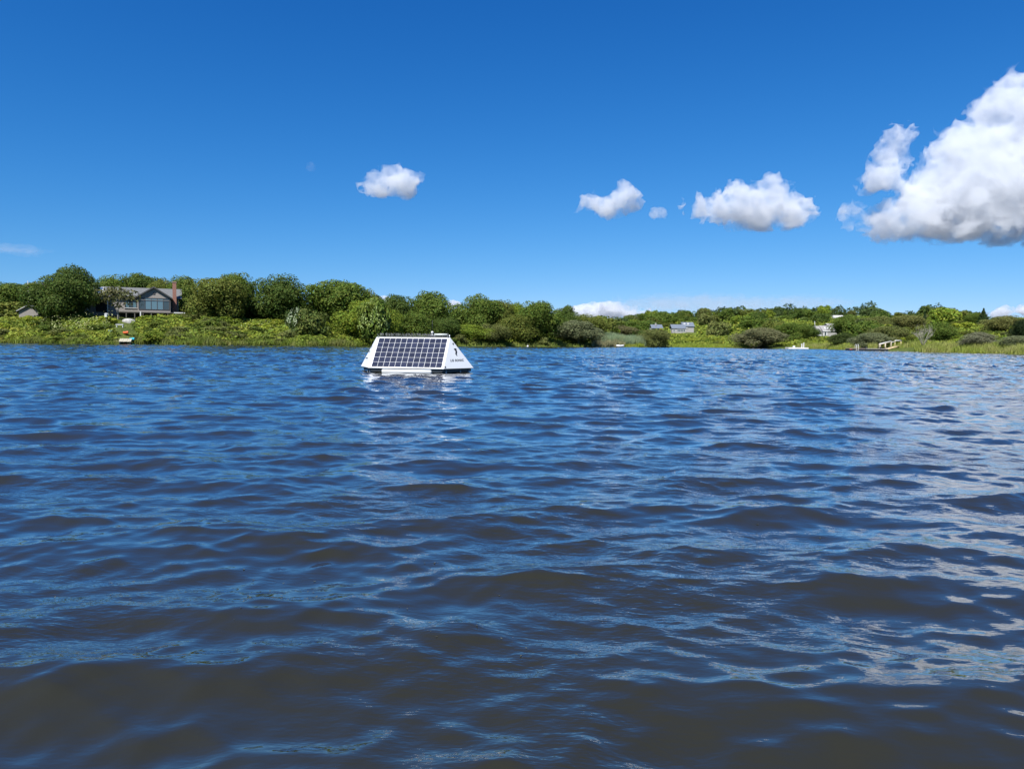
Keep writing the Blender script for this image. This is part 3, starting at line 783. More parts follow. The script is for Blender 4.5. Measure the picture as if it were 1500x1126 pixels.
# ------------------------------------------------------------------ grasses and reeds at the water's edge
def grass_material(name, c0, c1, tip):
    m, t, p, out = new_mat(name)
    ge = node(t, 'ShaderNodeNewGeometry'); mx = node(t, 'ShaderNodeMix', data_type='RGBA')
    mx.inputs['A'].default_value = (*c0, 1); mx.inputs['B'].default_value = (*c1, 1)
    t.links.new(ge.outputs['Random Per Island'], mx.inputs['Factor'])
    tc = node(t, 'ShaderNodeTexCoord'); n = node(t, 'ShaderNodeTexNoise'); n.inputs['Scale'].default_value = .45; n.inputs['Detail'].default_value = 3
    t.links.new(tc.outputs['Object'], n.inputs['Vector'])
    m2 = node(t, 'ShaderNodeMix', data_type='RGBA'); m2.inputs['B'].default_value = (*tip, 1)
    mr = node(t, 'ShaderNodeMapRange'); mr.inputs['From Min'].default_value = .42; mr.inputs['From Max'].default_value = .68; mr.inputs['To Max'].default_value = .8
    t.links.new(n.outputs[0], mr.inputs['Value']); t.links.new(mr.outputs[0], m2.inputs['Factor']); t.links.new(mx.outputs['Result'], m2.inputs['A'])
    t.links.new(m2.outputs['Result'], p.inputs['Base Color'])
    p.inputs['Roughness'].default_value = .6; p.inputs['Specular IOR Level'].default_value = .2
    tr = node(t, 'ShaderNodeBsdfTranslucent'); t.links.new(m2.outputs['Result'], tr.inputs['Color'])
    ms = node(t, 'ShaderNodeMixShader'); ms.inputs[0].default_value = .35
    t.links.new(p.outputs[0], ms.inputs[1]); t.links.new(tr.outputs[0], ms.inputs[2]); t.links.new(ms.outputs[0], out.inputs['Surface'])
    return m

def grass(name, n, u0, u1, r0, r1, h, w, mat, seed, lean=.25, skip=None, ragged=.3):
    rng = np.random.default_rng(seed)
    u = rng.uniform(u0, u1, n); run = r0 + (r1 - r0) * rng.uniform(0, 1, n)
    if skip is not None:
        k = np.array([not skip(a, b) for a, b in zip(u, run)]); u, run = u[k], run[k]; n = len(u)
    Y = shore(u) + run; x = ux(u, Y); z = ground(u, Y)
    hh = h * (1 + ragged * np.sin(x * .8 + np.sin(Y)) * .6) * rng.uniform(.6, 1.15, n)
    a = rng.uniform(0, 2 * np.pi, n); ww = w * rng.uniform(.6, 1.3, n)
    S = np.stack([np.cos(a), np.sin(a), np.zeros(n)], 1) * ww[:, None] / 2
    L = np.stack([rng.normal(.12, lean, n), rng.normal(0, lean, n), np.zeros(n)], 1) * hh[:, None]
    B = np.stack([x, Y, z - .1], 1); M = B + L * .3 + np.stack([0 * x, 0 * x, hh * .6], 1); T = B + L + np.stack([0 * x, 0 * x, hh], 1)
    V = np.stack([B - S, B + S, M + S * .8, M - S * .8, T], 1).reshape(-1, 3)
    i = np.arange(n)[:, None] * 5
    F = np.concatenate([i + [0, 1, 2], i + [0, 2, 3], i + [3, 2, 4]])
    return tag(link(name, mesh_from_arrays(name, V, F, mat)), kind='stuff')

SALT = grass_material('salt_grass_blades', (.17, .235, .022), (.25, .31, .035), (.26, .27, .06))
MARSH = grass_material('marsh_grass_blades', (.165, .215, .030), (.25, .285, .052), (.30, .285, .10))
REED = grass_material('reed_blades', (.19, .26, .13), (.27, .34, .20), (.24, .27, .12))
SEDGE = grass_material('sedge_blades', (.10, .155, .02), (.19, .24, .035), (.24, .22, .08))
grass('salt_grass', 9000, 982, 1098, -.3, 11, .75, .11, SALT, 61)
grass('salt_grass', 2600, 911, 942, -.4, 4, .85, .10, SALT, 62)
grass('reeds', 9000, 871, 948, 1.5, 18, 2.5, .10, REED, 63, lean=.12, ragged=.12)
grass('reeds', 2600, 866, 914, -.1, 3, 1.5, .09, grass_material('dry_reed_blades', (.26, .26, .12), (.30, .30, .16), (.34, .29, .16)), 64, lean=.2)
grass('marsh_grass', 26000, 1166, 1570, -.6, 11, 1.15, .085, MARSH, 65, skip=lambda u, r: (1246 < u < 1312 and r < 3.5) or (1284 < u < 1338 and r < 8))
grass('sedge', 9000, 197, 600, -.3, 3.0, .95, .075, SEDGE, 66)
grass('sedge', 4500, -60, 172, -.3, 2.2, .7, .075, SEDGE, 67)
grass('sedge', 1300, 560, 880, -.3, 2.0, .8, .085, SEDGE, 68)
grass('meadow_grass', 7000, 120, 262, 2, 33, .22, .06, grass_material('mown_grass_blades', (.12, .155, .03), (.17, .20, .045), (.21, .20, .08)), 69, skip=lambda u, r: not house_path(u, r))

# pale blossom heads over the left hand thicket
def blossoms(n, u0, u1, r0, r1, z0, seed):
    rng = np.random.default_rng(seed)
    cu = rng.uniform(u0, u1, n // 6); cr = rng.uniform(r0, r1, n // 6); k = rng.integers(0, n // 6, n)
    u = cu[k] + rng.normal(0, 4, n); run = cr[k] + rng.normal(0, 1.2, n); Y = shore(u) + run; x = ux(u, Y)
    P = np.stack([x, Y, ground(u, Y) + z0 + rng.uniform(-.3, .45, n)], 1)
    q, f = leaf_quads(P, np.tile([0, -.35, 1.0], (n, 1)), .17, rng, 1.1)
    o = link('pale_blossoms', mesh_from_arrays('pale_blossoms', q, f, FLOWER)); o.color = (.36, .38, .17, 1)
    tag(o, kind='stuff')
blossoms(330, 60, 165, 5, 22, 1.35, 71)
blossoms(160, 330, 560, 8, 24, 1.3, 72)

# flowering shrubs, the flat topped tree, bare branches
def blossom_cap(name, seed, n=1000):
    rng = np.random.default_rng(seed)
    D = rng.normal(0, 1, (n, 3)); D[:, 2] = np.abs(D[:, 2]) * .9 + .15; D /= np.linalg.norm(D, axis=1, keepdims=True)
    P = np.stack([D[:, 0] * .96, D[:, 1] * .96, .30 + .70 * D[:, 2]], 1) * rng.uniform(.93, 1.05, n)[:, None]
    keep = (np.sin(P[:, 0] * 11) + np.sin(P[:, 1] * 11 + 1) + np.sin(P[:, 2] * 13)) > -.35
    q, f = leaf_quads(P[keep], D[keep], .085, rng, 1.1)
    q = np.repeat(P[keep], 4, 0) + (q - np.repeat(P[keep], 4, 0)) * np.array([1, 1, .5])
    return mesh_from_arrays(name, q, f, FLOWER)
CAP = blossom_cap('blossom', 81)
r_ = grow('flowering_shrub', 434, 452, 27, 121, (.07, .11, .03), 'rounded shrub covered in whitish green blossom below the dark oaks', BUSHES[0])
c = link('blossom', CAP, r_, (0, 0, 0), (0, 0, 0), list(r_.children)[0].scale); c.color = (.36, .42, .26, 1)
r_ = grow('flowering_shrub', 548, 439, 44, 122, (.12, .18, .03), 'bright leafy shrub with cream blossom on top, left above the buoy', BUSHES[2])
c = link('blossom', CAP, r_, (0, 0, 0), (0, 0, 1), list(r_.children)[0].scale); c.color = (.25, .32, .10, 1)
r_ = grow('flowering_shrub', 457, 454, 44, 119, (.10, .135, .03), 'olive green feathery shrub right of the whitish flowering shrub', BUSHES[3])
FLAT = crown_mesh('flat_crown', 520, 900, .11, 12, dome=.35, low=.62, open_=.35)
PALELIMB = limb_mesh('pale_limbs', 530, 6, .75, .42, .030, PALEBARK, 3)
grow('flat_topped_tree', 172, 421, 46, 127, (.115, .12, .045), 'small flat topped tree with pale crooked limbs in front of the house', FLAT, PALELIMB, rz=.4)
DEAD = limb_mesh('bare_branches', 540, 13, 1.0, .12, .022, simple('bleached_dead_wood', (.30, .27, .23), .9, .25, 5), 9)
top = at(1358, 474, 121); z0 = gz(1358, 122)
t_ = tag(empty('dead_tree', (top.x, 122, z0)), 'bare bleached grey branches of a dead tree standing out of the green slope', 'dead tree')
link('branches', DEAD, t_, (0, 0, 0), (0, 0, .6), (2.1, 1.8, top.z - z0))
top = at(41, 411, 132); z0 = gz(41, 132)
t_ = tag(empty('bare_trunk', (top.x, 132, z0)), 'thin grey leafless trunk left of the big dark tree, above the shed', 'dead tree')
b = MB(); H = top.z - z0
b.tube([(0, 0, -.2), (.05, 0, H * .5), (-.05, 0, H)], [.13, .10, .04], 6); b.tube([(.03, 0, H * .6), (.5, .1, H * .72)], [.05, .02], 5); b.tube([(0, 0, H * .75), (-.45, 0, H * .86)], [.04, .015], 5)
b.build('trunk', PALEBARK, t_)

# ------------------------------------------------------------------ building materials
SHINGLE = simple('weathered_grey_shingle', (.245, .222, .198), .9, .28, 5, bump=.02, stretch=(1, 1, 3))
ROOFM = simple('grey_roof_shingle', (.105, .108, .106), .9, .22, 4, bump=.02, stretch=(1, 2, 2))
TRIM = simple('dark_grey_trim', (.055, .055, .055), .7, .1)
WHITE = simple('white_paint', (.54, .54, .52), .55, .05, 2)
WOODP = simple('pale_timber', (.46, .40, .29), .8, .18, 7, bump=.004, stretch=(1, 6, 1))
DARKW = simple('dark_weathered_timber', (.085, .078, .066), .9, .3, 6)
def glass_mat(name, col, rough=.06):
    m, t, p, out = new_mat(name)
    p.inputs['Base Color'].default_value = (*col, 1); p.inputs['Roughness'].default_value = rough; p.inputs['IOR'].default_value = 1.5
    p.inputs['Specular IOR Level'].default_value = .8
    return m
GLASS = glass_mat('sky_reflection_glass', (.085, .155, .185))  # bluish sky reflection put into the base colour
GLASSD = glass_mat('dark_window_glass', (.030, .048, .054))
SKYGLASS = glass_mat('roof_panel_glass', (.05, .08, .14), .1)
def brick_mat():
    m, t, p, out = new_mat('red_chimney_brick')
    tc = node(t, 'ShaderNodeTexCoord'); br = node(t, 'ShaderNodeTexBrick')
    br.inputs['Color1'].default_value = (.25, .10, .066, 1); br.inputs['Color2'].default_value = (.19, .08, .056, 1); br.inputs['Mortar'].default_value = (.30, .24, .20, 1)
    br.inputs['Scale'].default_value = 4.5; br.inputs['Mortar Size'].default_value = .012
    mp = node(t, 'ShaderNodeMapping'); mp.inputs['Rotation'].default_value = (math.pi / 2, 0, 0)
    t.links.new(tc.outputs['Object'], mp.inputs['Vector']); t.links.new(mp.outputs[0], br.inputs['Vector']); t.links.new(br.outputs[0], p.inputs['Base Color'])
    p.inputs['Roughness'].default_value = .9
    return m
BRICK = brick_mat()

def roof_slab(b, x0, x1, y0, z0, y1, z1, th=.12):
    """a roof plane between an eave line (y0, z0) and a ridge line (y1, z1), running along x"""
    n = Vector((0, -(z1 - z0), (y1 - y0))).normalized() * th
    if n.z < 0: n = -n
    b.prism([(x0, y0, z0), (x1, y0, z0), (x1, y1, z1), (x0, y1, z1)], n)
def window(parent, x0, x1, z0, z1, y, panes, frame_mat, glass, fw=.07, mullion=.05, label=None):
    b = MB(); w = x1 - x0; h = z1 - z0; cx, cz = (x0 + x1) / 2, (z0 + z1) / 2
    b.box((cx, y - .03, z1 - fw / 2), (w, .10, fw)); b.box((cx, y - .03, z0 + fw / 2), (w, .10, fw))
    b.box((x0 + fw / 2, y - .03, cz), (fw, .10, h - 2 * fw - .004)); b.box((x1 - fw / 2, y - .03, cz), (fw, .10, h - 2 * fw - .004))
    pw = (w - 2 * fw) / panes
    for i in range(1, panes): b.box((x0 + fw + pw * i, y - .028, cz), (mullion, .085, h - 2 * fw - .004))
    f = b.build('window', frame_mat, parent)
    if label: f['label'] = label
    for i in range(panes):
        g = glass[i % len(glass)] if isinstance(glass, (list, tuple)) else glass
        MB().box((x0 + fw + pw * (i + .5), y - .01, cz), (pw - mullion * .9, .02, h - 2 * fw - .01)).build('pane', g, f)
    return f

# ------------------------------------------------------------------ the shingled house on the left bank
HY = 137.0
o0 = at(226, 457.5, HY)
house = tag(empty('shingled_house', o0, R(24)), 'long low grey shingled house with a gabled sunroom and brick chimney above the left bank', 'house')
b = MB(); b.box((-4.2, 5.9, 1.0), (16.6, 6.4, 3.5)); b.build('main_wall', SHINGLE, house)
b = MB(); b.box((0, 1.65, 1.05), (5.5, 3.3, 3.5))
b.prism([(-2.75, .0, 2.802), (2.75, .0, 2.802), (0, .0, 4.55)], (0, 3.3, 0)); b.build('sunroom_wall', SHINGLE, house)
b = MB(); roof_slab(b, -12.8, 4.7, 2.25, 2.70, 6.1, 4.72); roof_slab(b, -12.8, 4.7, 9.7, 2.75, 6.104, 4.722)
main_roof = b.build('main_roof', ROOFM, house)
b = MB()
for sx in (-1, 1):
    n = Vector((sx * 1.93, 0, 3.05)).normalized() * .12
    b.prism([(sx * 3.05, -.4, 2.62), (0, -.4, 4.60), (0, 6.0, 4.60), (sx * 3.05, 6.0, 2.62)], n)
sun_roof = b.build('sunroom_roof', ROOFM, house)
b = MB()
for sx in (-1, 1):
    b.prism([(sx * 3.12, -.46, 2.54), (sx * .0, -.46, 4.56), (sx * .0, -.46, 4.80), (sx * 3.12, -.46, 2.78)], (0, .055, 0))
b.build('rake_board', TRIM, sun_roof)
MB().box((0, -.05, 3.55), (.34, .06, .42)).build('gable_vent', TRIM, house)
window(house, -2.62, 2.62, .48, 2.66, 0, 5, TRIM, [GLASSD, GLASS, GLASS, GLASS, GLASSD], .09, .09)
b = MB(); b.box((0, -.09, 2.24), (5.0, .06, .07)); b.build('transom', SHINGLE, house)
window(house, -5.0, -3.05, .85, 2.35, 2.70, 3, TRIM, [GLASS, GLASSD, GLASS])
MB().box((-4.03, 2.62, .78), (2.2, .14, .09)).build('window_sill', WHITE, house)
b = MB(); b.box((-8.75, 2.68, 1.05), (2.1, .06, 2.3)); b.build('porch_shade_panel', simple('deep_porch_shade', (.018, .017, .016), .9), house)  # dark panel on the wall, paints the shade inside the porch
b = MB(); b.prism([(-12.6, .9, 2.15), (-7.55, .9, 2.15), (-7.9, 2.68, 2.62), (-12.6, 2.68, 2.62)], (0, 0, .1)); b.build('porch_roof', ROOFM, house)
for x in (-7.72, -10.9): MB().box((x, 1.05, .72), (.17, .17, 2.84)).build('porch_post', WHITE, house)
for x in (-10.9, -9.35):
    n = Vector((0, -2.02, 3.85)).normalized()
    def on(y): return 2.70 + (y - 2.25) / 3.85 * 2.02
    y0, y1 = 3.3, 5.6
    f = MB().prism([(x - .68, y0, on(y0) + .02), (x + .68, y0, on(y0) + .02), (x + .68, y1, on(y1) + .02), (x - .68, y1, on(y1) + .02)], n * .20).build('skylight', WHITE, main_roof)
    MB().prism([(x - .56, y0 + .1, on(y0 + .1) + .02), (x + .56, y0 + .1, on(y0 + .1) + .02), (x + .56, y1 - .1, on(y1 - .1) + .02), (x - .56, y1 - .1, on(y1 - .1) + .02)], n * .225).build('pane', SKYGLASS, f)
ch = MB().box((3.45, 2.0, 2.2), (.66, .66, 7.2)).build('chimney', BRICK, house)
MB().box((3.45, 2.0, 5.86), (.80, .80, .16)).build('chimney_cap', simple('mortar_cap', (.30, .20, .15), .9), ch)
b = MB(); b.box((-.4, -1.0, -.10), (11.4, 1.94, .16)); deck = b.build('deck', DARKW, house)
for k in range(9): MB().box((-5.9 + k * 1.37, -1.85, -.85), (.16, .16, 1.34)).build('deck_post', DARKW, deck)
b = MB(); b.box((-.4, -.35, -.9), (11.2, .1, 1.4)); b.build('deck_skirt_shade', simple('painted_crawlspace_shade', (.03, .028, .025), .9), deck)  # skirt coloured near black, painting the shade of the crawl space
MB().box((4.3, -2.03, -.05), (1.9, .08, .2)).build('deck_rail', WHITE, deck)
MB().box((-2.2, -2.08, -.52), (.2, .14, 1.06)).build('white_post', WHITE, deck)

SILV0 = simple('grey_board', (.40, .39, .37), .8, .1)
def shed():
    global SILV0
    p0 = at(40, 462, 125.5)
    s = tag(empty('shed', (p0.x, 125.5, p0.z), R(20)), 'small grey gabled shed half hidden by the big dark tree', 'shed')
    MB().box((.2, 1.6, .2), (2.9, 3.0, 1.3)).build('wall', SHINGLE, s)
    MB().prism([(-1.25, .1, .85), (1.65, .1, .85), (.2, .1, 1.75)], (0, 3.0, 0)).build('gable', SHINGLE, s)
    b = MB()
    for sx in (-1, 1):
        b.prism([(.2 + sx * 1.72, -.15, .70), (.2, -.15, 1.76), (.2, 3.3, 1.76), (.2 + sx * 1.72, 3.3, .70)], Vector((sx * .55, 0, .83)) * .11)
    r = b.build('roof', ROOFM, s)
    b = MB(); b.prism([(-1.55, -.21, .66), (.2, -.21, 1.74), (.2, -.21, 1.86), (-1.55, -.21, .78)], (0, .055, 0)); b.build('rake_board', SILV0, r)
shed()

# ------------------------------------------------------------------ houses across the pond
FARWHITE = simple('chalky_white_paint', (.46, .46, .45), .7, .08, 2)
def zrow(px, py, Y): return at(px, py, Y).z
def block(parent, px0, px1, row_base, row_eave, Y, depth, wallm, roofm, row_ridge, name_wall='wall', name_roof='roof', over=.3, skirt=2.0):
    x0, x1 = xat(px0, Y) - parent.location.x, xat(px1, Y) - parent.location.x
    m = (px0 + px1) / 2
    zb, ze, zr = (zrow(m, r, Y) - parent.location.z for r in (row_base, row_eave, row_ridge))
    y = Y - parent.location.y
    MB().box(((x0 + x1) / 2, y + depth / 2, (zb - skirt + ze) / 2), (x1 - x0, depth, ze - zb + skirt)).build(name_wall, wallm, parent)
    b = MB(); roof_slab(b, x0 - over, x1 + over, y - over, ze - .05, y + depth / 2, zr, .14); roof_slab(b, x0 - over, x1 + over, y + depth + over, ze - .05, y + depth / 2 + .004, zr + .002, .14)
    r = b.build(name_roof, roofm, parent)
    return x0, x1, y, zb, ze, zr, r

Y = 283
c0 = at(1210, 493, Y)
cot = tag(empty('weathered_cottage', (c0.x, Y, c0.z)), 'weathered grey cottage in stepped blocks with white trim on the far right shore', 'house')
SILVER = simple('silvery_shingle', (.27, .26, .245), .9, .2, 3)
SILVROOF = simple('silvery_roof', (.23, .22, .21), .9, .15, 3)
x0, x1, y, zb, ze, zr, r = block(cot, 1193, 1204, 493, 485, Y, 5, SILVER, SILVROOF, 477.6, over=.2)
window(cot, x0 + .5, x1 - .35, zb + .95, ze - .25, y, 3, FARWHITE, GLASSD)
MB().box(((x0 + x1) / 2 + .2, y - .4, zb + .55), (2.0, .5, .5)).build('window_box', FARWHITE, cot)
b = MB(); b.box(((x0 + x1) / 2, y - .9, zb - .1), (x1 - x0 + .8, 1.7, .25)); b.build('deck', FARWHITE, cot)
x0, x1, y, zb, ze, zr, r = block(cot, 1205, 1227, 493, 484.6, Y - 1, 7, SILVER, SILVROOF, 477, over=.2)
MB().box(((x0 + x1) / 2, y - .26, ze - .1), (x1 - x0 + .5, .1, .32)).build('fascia', FARWHITE, cot)
b = MB(); roof_slab(b, x0 + 1.0, x1 - .6, y + .8, ze + .75, y + 1.9, ze + 1.35, .08); b.build('dormer_roof', FARWHITE, r)
window(r, x0 + 1.0, x1 - .6, ze + .28, ze + .72, y + .78, 5, FARWHITE, GLASSD, .06, .06)
for k, xx in enumerate((x0 + .35, x0 + 1.5)): MB().box((xx, y - .05, (zb + ze) / 2 - .2), (.32, .12, ze - zb)).build('corner_board', FARWHITE, cot)
window(cot, x0 + .6, x0 + 1.3, zb + .3, ze - .35, y, 1, FARWHITE, GLASSD)
block(cot, 1213, 1231, 480, 478.2, Y + 8, 5, SILVER, SILVROOF, 474, over=.2)
MB().tube([(xat(1199.5, Y) - c0.x, 4, zrow(1199, 480, Y) - c0.z), (xat(1198.6, Y) - c0.x, 4, zrow(1199, 470, Y) - c0.z)], .09, 6).build('flue_pole', FARWHITE, cot)

Y = 318
c0 = at(1000, 487, Y)
blue = tag(empty('blue_grey_house', (c0.x, Y, c0.z)), 'blue grey roofed house with white windows half sunk in the trees across the pond', 'house')
BLUER = simple('blue_grey_roof', (.105, .125, .155), .8, .12, 2)
x0, x1, y, zb, ze, zr, r = block(blue, 984, 1004, 487.5, 481.3, Y, 6, SILVER, BLUER, 475.3, over=.2)
window(blue, x0 + 2.2, x1 - .1, zb + .5, ze - .25, y, 5, FARWHITE, GLASSD, .12, .12)
window(blue, x0 + .4, x0 + 1.4, zb + .6, ze - .4, y, 1, FARWHITE, GLASSD, .12)
x0, x1, y, zb, ze, zr, r = block(blue, 1000, 1016, 487, 478.5, Y + 5, 6, SILVER, BLUER, 472, over=.3)
for xx in (x0 + .8, x0 + 2.4): MB().box((xx, y + 1.1, ze + 1.3), (.8, .5, .8)).build('dormer', FARWHITE, r)
MB().box((x0 + 1.3, y - .1, ze - .5), (1.6, .2, .35)).build('fascia', FARWHITE, blue)
MB().box((x0 - 1.8, y - 2.2, ze + .2), (1.1, .6, .9)).build('dormer', FARWHITE, blue)

Y = 402
c0 = at(1228, 467, Y)
wr = tag(empty('white_roofed_house', (c0.x, Y, c0.z)), 'low house with a bright white roof high on the wooded hill', 'house')
PALEROOF = simple('pale_roof', (.46, .455, .44), .7, .1, 2)
x0, x1, y, zb, ze, zr, r = block(wr, 1218.5, 1236.5, 469.5, 466.4, Y, 8, DARKW, PALEROOF, 461.8, over=.5)
MB().box(((x0 + x1) / 2, y - .55, ze), (x1 - x0 + .9, .12, .5)).build('fascia', FARWHITE, wr)
window(wr, x0 + .4, x1 - .4, zb + .1, ze - .1, y, 4, FARWHITE, GLASSD, .1, .1)
Y = 302
c0 = at(1314, 478, Y)
gr = tag(empty('slope_house', (c0.x, Y, c0.z)), 'pale roof of a house sunk in the shrubs above the dock ramp', 'house')
x0, x1, y, zb, ze, zr, r = block(gr, 1306, 1322, 479, 477.2, Y, 6, SILVER, SILVROOF, 473.8, over=.3)
MB().box(((x0 + x1) / 2, y - .36, ze), (x1 - x0 + .5, .1, .3)).build('fascia', FARWHITE, gr)
Y = 308
c0 = at(962, 483, Y)
gh = tag(empty('grey_roofed_house', (c0.x, Y, c0.z)), 'grey roofed house peeping over the round olive shrub', 'house')
x0, x1, y, zb, ze, zr, r = block(gh, 955, 970, 484, 481, Y, 6, SILVER, BLUER, 475.5, over=.3)
MB().box((x0 + 1.7, y + 1.6, zr + .1), (.55, .55, 1.2)).build('chimney', SILVER, r)
MB().box((x0 - .7, y - .6, ze - .3), (.9, .3, .9)).build('gable_window', FARWHITE, gh)

# ------------------------------------------------------------------ the floating dock and its ramp on the right
Y = 139.5
d0 = at(1272, 515.6, Y); d0.z = 0
dock = tag(empty('floating_dock', (d0.x, Y, 0)), 'low floating dock with dark sides and a white ladder, below the wooden ramp', 'dock')
def dx_(px): return xat(px, Y) - d0.x
BLACK = simple('black_float_plastic', (.018, .020, .022), .5, .2)
PALEDECK = simple('sun_bleached_decking', (.52, .50, .44), .85, .15, 5, stretch=(6, 1, 1))
PINKDECK = simple('pinkish_decking', (.42, .33, .28), .85, .15, 5, stretch=(6, 1, 1))
for a_, b_, dm in ((1248, 1268, PINKDECK), (1269, 1302, PALEDECK)):
    xa, xb = dx_(a_), dx_(b_)
    f = MB().box(((xa + xb) / 2, 1.3, .10), (xb - xa, 2.6, .60), bevel=.04).build('float_section', BLACK, dock)
    n = int((xb - xa) / .3)
    for k in range(n):
        MB().box((xa + (k + .5) * (xb - xa) / n, 1.3, .43), ((xb - xa) / n - .03, 2.7, .055)).build('plank', dm, f)
lad = None
for px in (1254.3, 1257.6):
    x = dx_(px)
    l_ = MB().tube([(x, -.12, -.5), (x, -.12, .6), (x, -.08, 1.05), (x, .10, 1.22), (x, .34, 1.2), (x, .46, .98), (x, .46, .46)], .045, 7).build('ladder_rail', WHITE, dock)
for z in (-.2, .15): MB().tube([(dx_(1254.3), -.12, z), (dx_(1257.6), -.12, z)], .03, 6).build('ladder_rung', WHITE, dock)
MB().box((dx_(1270), .1, .62), (.28, .3, .30), bevel=.03).build('mooring_post', BLACK, dock)
MB().box((dx_(1290.5), .1, .62), (.34, .3, .34), bevel=.03).build('mooring_post', BLACK, dock)

def kayak(name, loc, rz, tilt, L, W, H, mat, label, cat='kayak'):
    k = tag(empty(name, loc, rz), label, cat); k.rotation_euler = (tilt, 0, rz)
    bm = bmesh.new(); rings = []
    N = 13
    for i in range(N):
        t = i / (N - 1) * 2 - 1
        w = W / 2 * max(.04, (1 - abs(t) ** 2.3)); sheer = .16 * abs(t) ** 2.2
        pr = [(-1, .72), (-.8, .25), (-.4, .02), (0, 0), (.4, .02), (.8, .25), (1, .72), (.55, .98), (0, 1.06), (-.55, .98)]
        rings.append([bm.verts.new((t * L / 2 if True else 0, x * w, z * H * (1 - .35 * abs(t) ** 3) + sheer)) for x, z in pr])
    for i in range(N - 1):
        for j in range(10):
            f = bm.faces.new((rings[i][j], rings[i + 1][j], rings[i + 1][(j + 1) % 10], rings[i][(j + 1) % 10])); f.smooth = True
    bm.faces.new(rings[0]); bm.faces.new(list(reversed(rings[-1])))
    bmesh.ops.recalc_face_normals(bm, faces=bm.faces)
    me = bpy.data.meshes.new('hull'); bm.to_mesh(me); bm.free(); me.materials.append(mat)
    link('hull', me, k)
    b = MB(); pts = [(math.cos(a) * L * .16, math.sin(a) * W * .30, H * 1.06) for a in np.linspace(0, 2 * np.pi, 15)]
    b.tube(pts, .028, 6); b.prism([(math.cos(a) * L * .155, math.sin(a) * W * .29, H * 1.04) for a in np.linspace(0, 2 * np.pi, 14, endpoint=False)], (0, 0, .02))
    b.build('cockpit', BLACK, k)
    return k
def plastic(name, c): return simple(name, c, .35, .06, 2)
kayak('canoe', at(1246.5, 514.0, 140) * 1.0, R(62), 0, 2.6, .7, .30, plastic('faded_red_hull', (.42, .12, .09)), 'faded red canoe lying at the left end of the floating dock', 'canoe')
bpy.data.objects['canoe'].location.z = .02

ramp = tag(empty('wooden_ramp', (xat(1290, 141), 141, 0)), 'pale wooden ramp with handrails climbing from the floating dock into the marsh grass', 'ramp')
def rp(px, py, Yr): return at(px, py, Yr) - ramp.location
NEW = simple('fresh_yellow_timber', (.60, .47, .27), .8, .15, 6, stretch=(1, 6, 1))
A0, A1 = rp(1291, 513.2, 140.6), rp(1314, 507.3, 142.5)
n = 22
for k in range(n):
    p, q = A0.lerp(A1, k / n), A0.lerp(A1, (k + .88) / n)
    MB().prism([p, q, q + Vector((.1, 1.15, 0)), p + Vector((.1, 1.15, 0))], (0, 0, .06)).build('plank', NEW, ramp)
for off in (Vector((0, -.05, -.10)), Vector((.1, 1.12, -.10))): MB().tube([A0 + off, A1 + off], .075, 6).build('stringer', NEW, ramp)
B0, B1 = rp(1314.2, 507.3, 142.5), rp(1338, 507.0, 143.6)
for k in range(14):
    p, q = B0.lerp(B1, k / 14), B0.lerp(B1, (k + .9) / 14)
    MB().prism([p, q, q + Vector((.1, 1.15, 0)), p + Vector((.1, 1.15, 0))], (0, 0, .06)).build('plank', NEW, ramp)
def rail(a, b, r, m=WHITE): MB().tube([a, b], r, 7).build('handrail', m, ramp)
rail(rp(1288, 503.8, 140.5), rp(1305.6, 499.6, 142.0), .085)
rail(rp(1305.8, 501.4, 142.0), rp(1312, 499.6, 142.4), .05)
rail(rp(1311, 498.8, 142.4), rp(1320, 498.8, 142.9), .085)
rail(rp(1320, 499.0, 142.9), rp(1336.5, 499.4, 143.5), .04, DARKW)
for px, r0, r1, Yp in ((1288, 503.5, 513.5, 140.5), (1296.5, 501.9, 512.2, 141.2), (1305.6, 499.4, 511.2, 142.0), (1311, 498.6, 509.5, 142.4), (1319.8, 498.6, 509, 142.9), (1328.6, 499, 509.5, 143.3), (1336.3, 499.2, 509, 143.5)):
    MB().tube([rp(px, r1, Yp), rp(px, r0, Yp)], .055, 6).build('post', WOODP if px < 1306 else NEW, ramp)
b0, b1 = rp(1289, 504.5, 141.7), rp(1306, 500.4, 143.1)
rail(b0, b1, .05, WOODP)
for t in (.05, .5, .95):
    p = b0.lerp(b1, t); MB().tube([p, p + Vector((0, 0, -1.3))], .045, 6).build('post', WOODP, ramp)

# white float and the other small things on the water
Y = 184
w0 = at(1170, 511, Y); w0.z = 0
wf = tag(empty('white_float', (w0.x, Y, 0)), 'low white swimming float with short white posts off the far shore', 'float')
def wx(px): return xat(px, Y) - w0.x
MB().box(((wx(1155.5) + wx(1185)) / 2, 1.2, .12), (wx(1185) - wx(1155.5), 2.4, .5), bevel=.05).build('platform', WHITE, wf)
for px, h in ((1175.8, 1.0), (1178.6, 1.25)): MB().box((wx(px), .5, .36 + h / 2), (.2, .2, h)).build('post', WHITE, wf)
MB().box((wx(1164.5), .6, .58), (.5, .3, .45)).build('cleat_box', WHITE, wf)
p = at(908, 509, 172.5)
kayak('dinghy', (p.x, 172.0, .05), R(8), 0, 1.9, .8, .5, WHITE, 'small white dinghy lying at the edge of the dry reeds', 'dinghy')
Y = 150
p = at(773, 509.4, Y)
mb = tag(empty('marker_float', (p.x, Y, 0)), 'tiny white marker float on the water before the tall dense oak', 'float')
MB().ball((0, 0, .10), (.22, .22, .20)).build('float_ball', WHITE, mb); MB().tube([(0, 0, .28), (0, 0, .5)], .03, 6).build('stem', WHITE, mb)

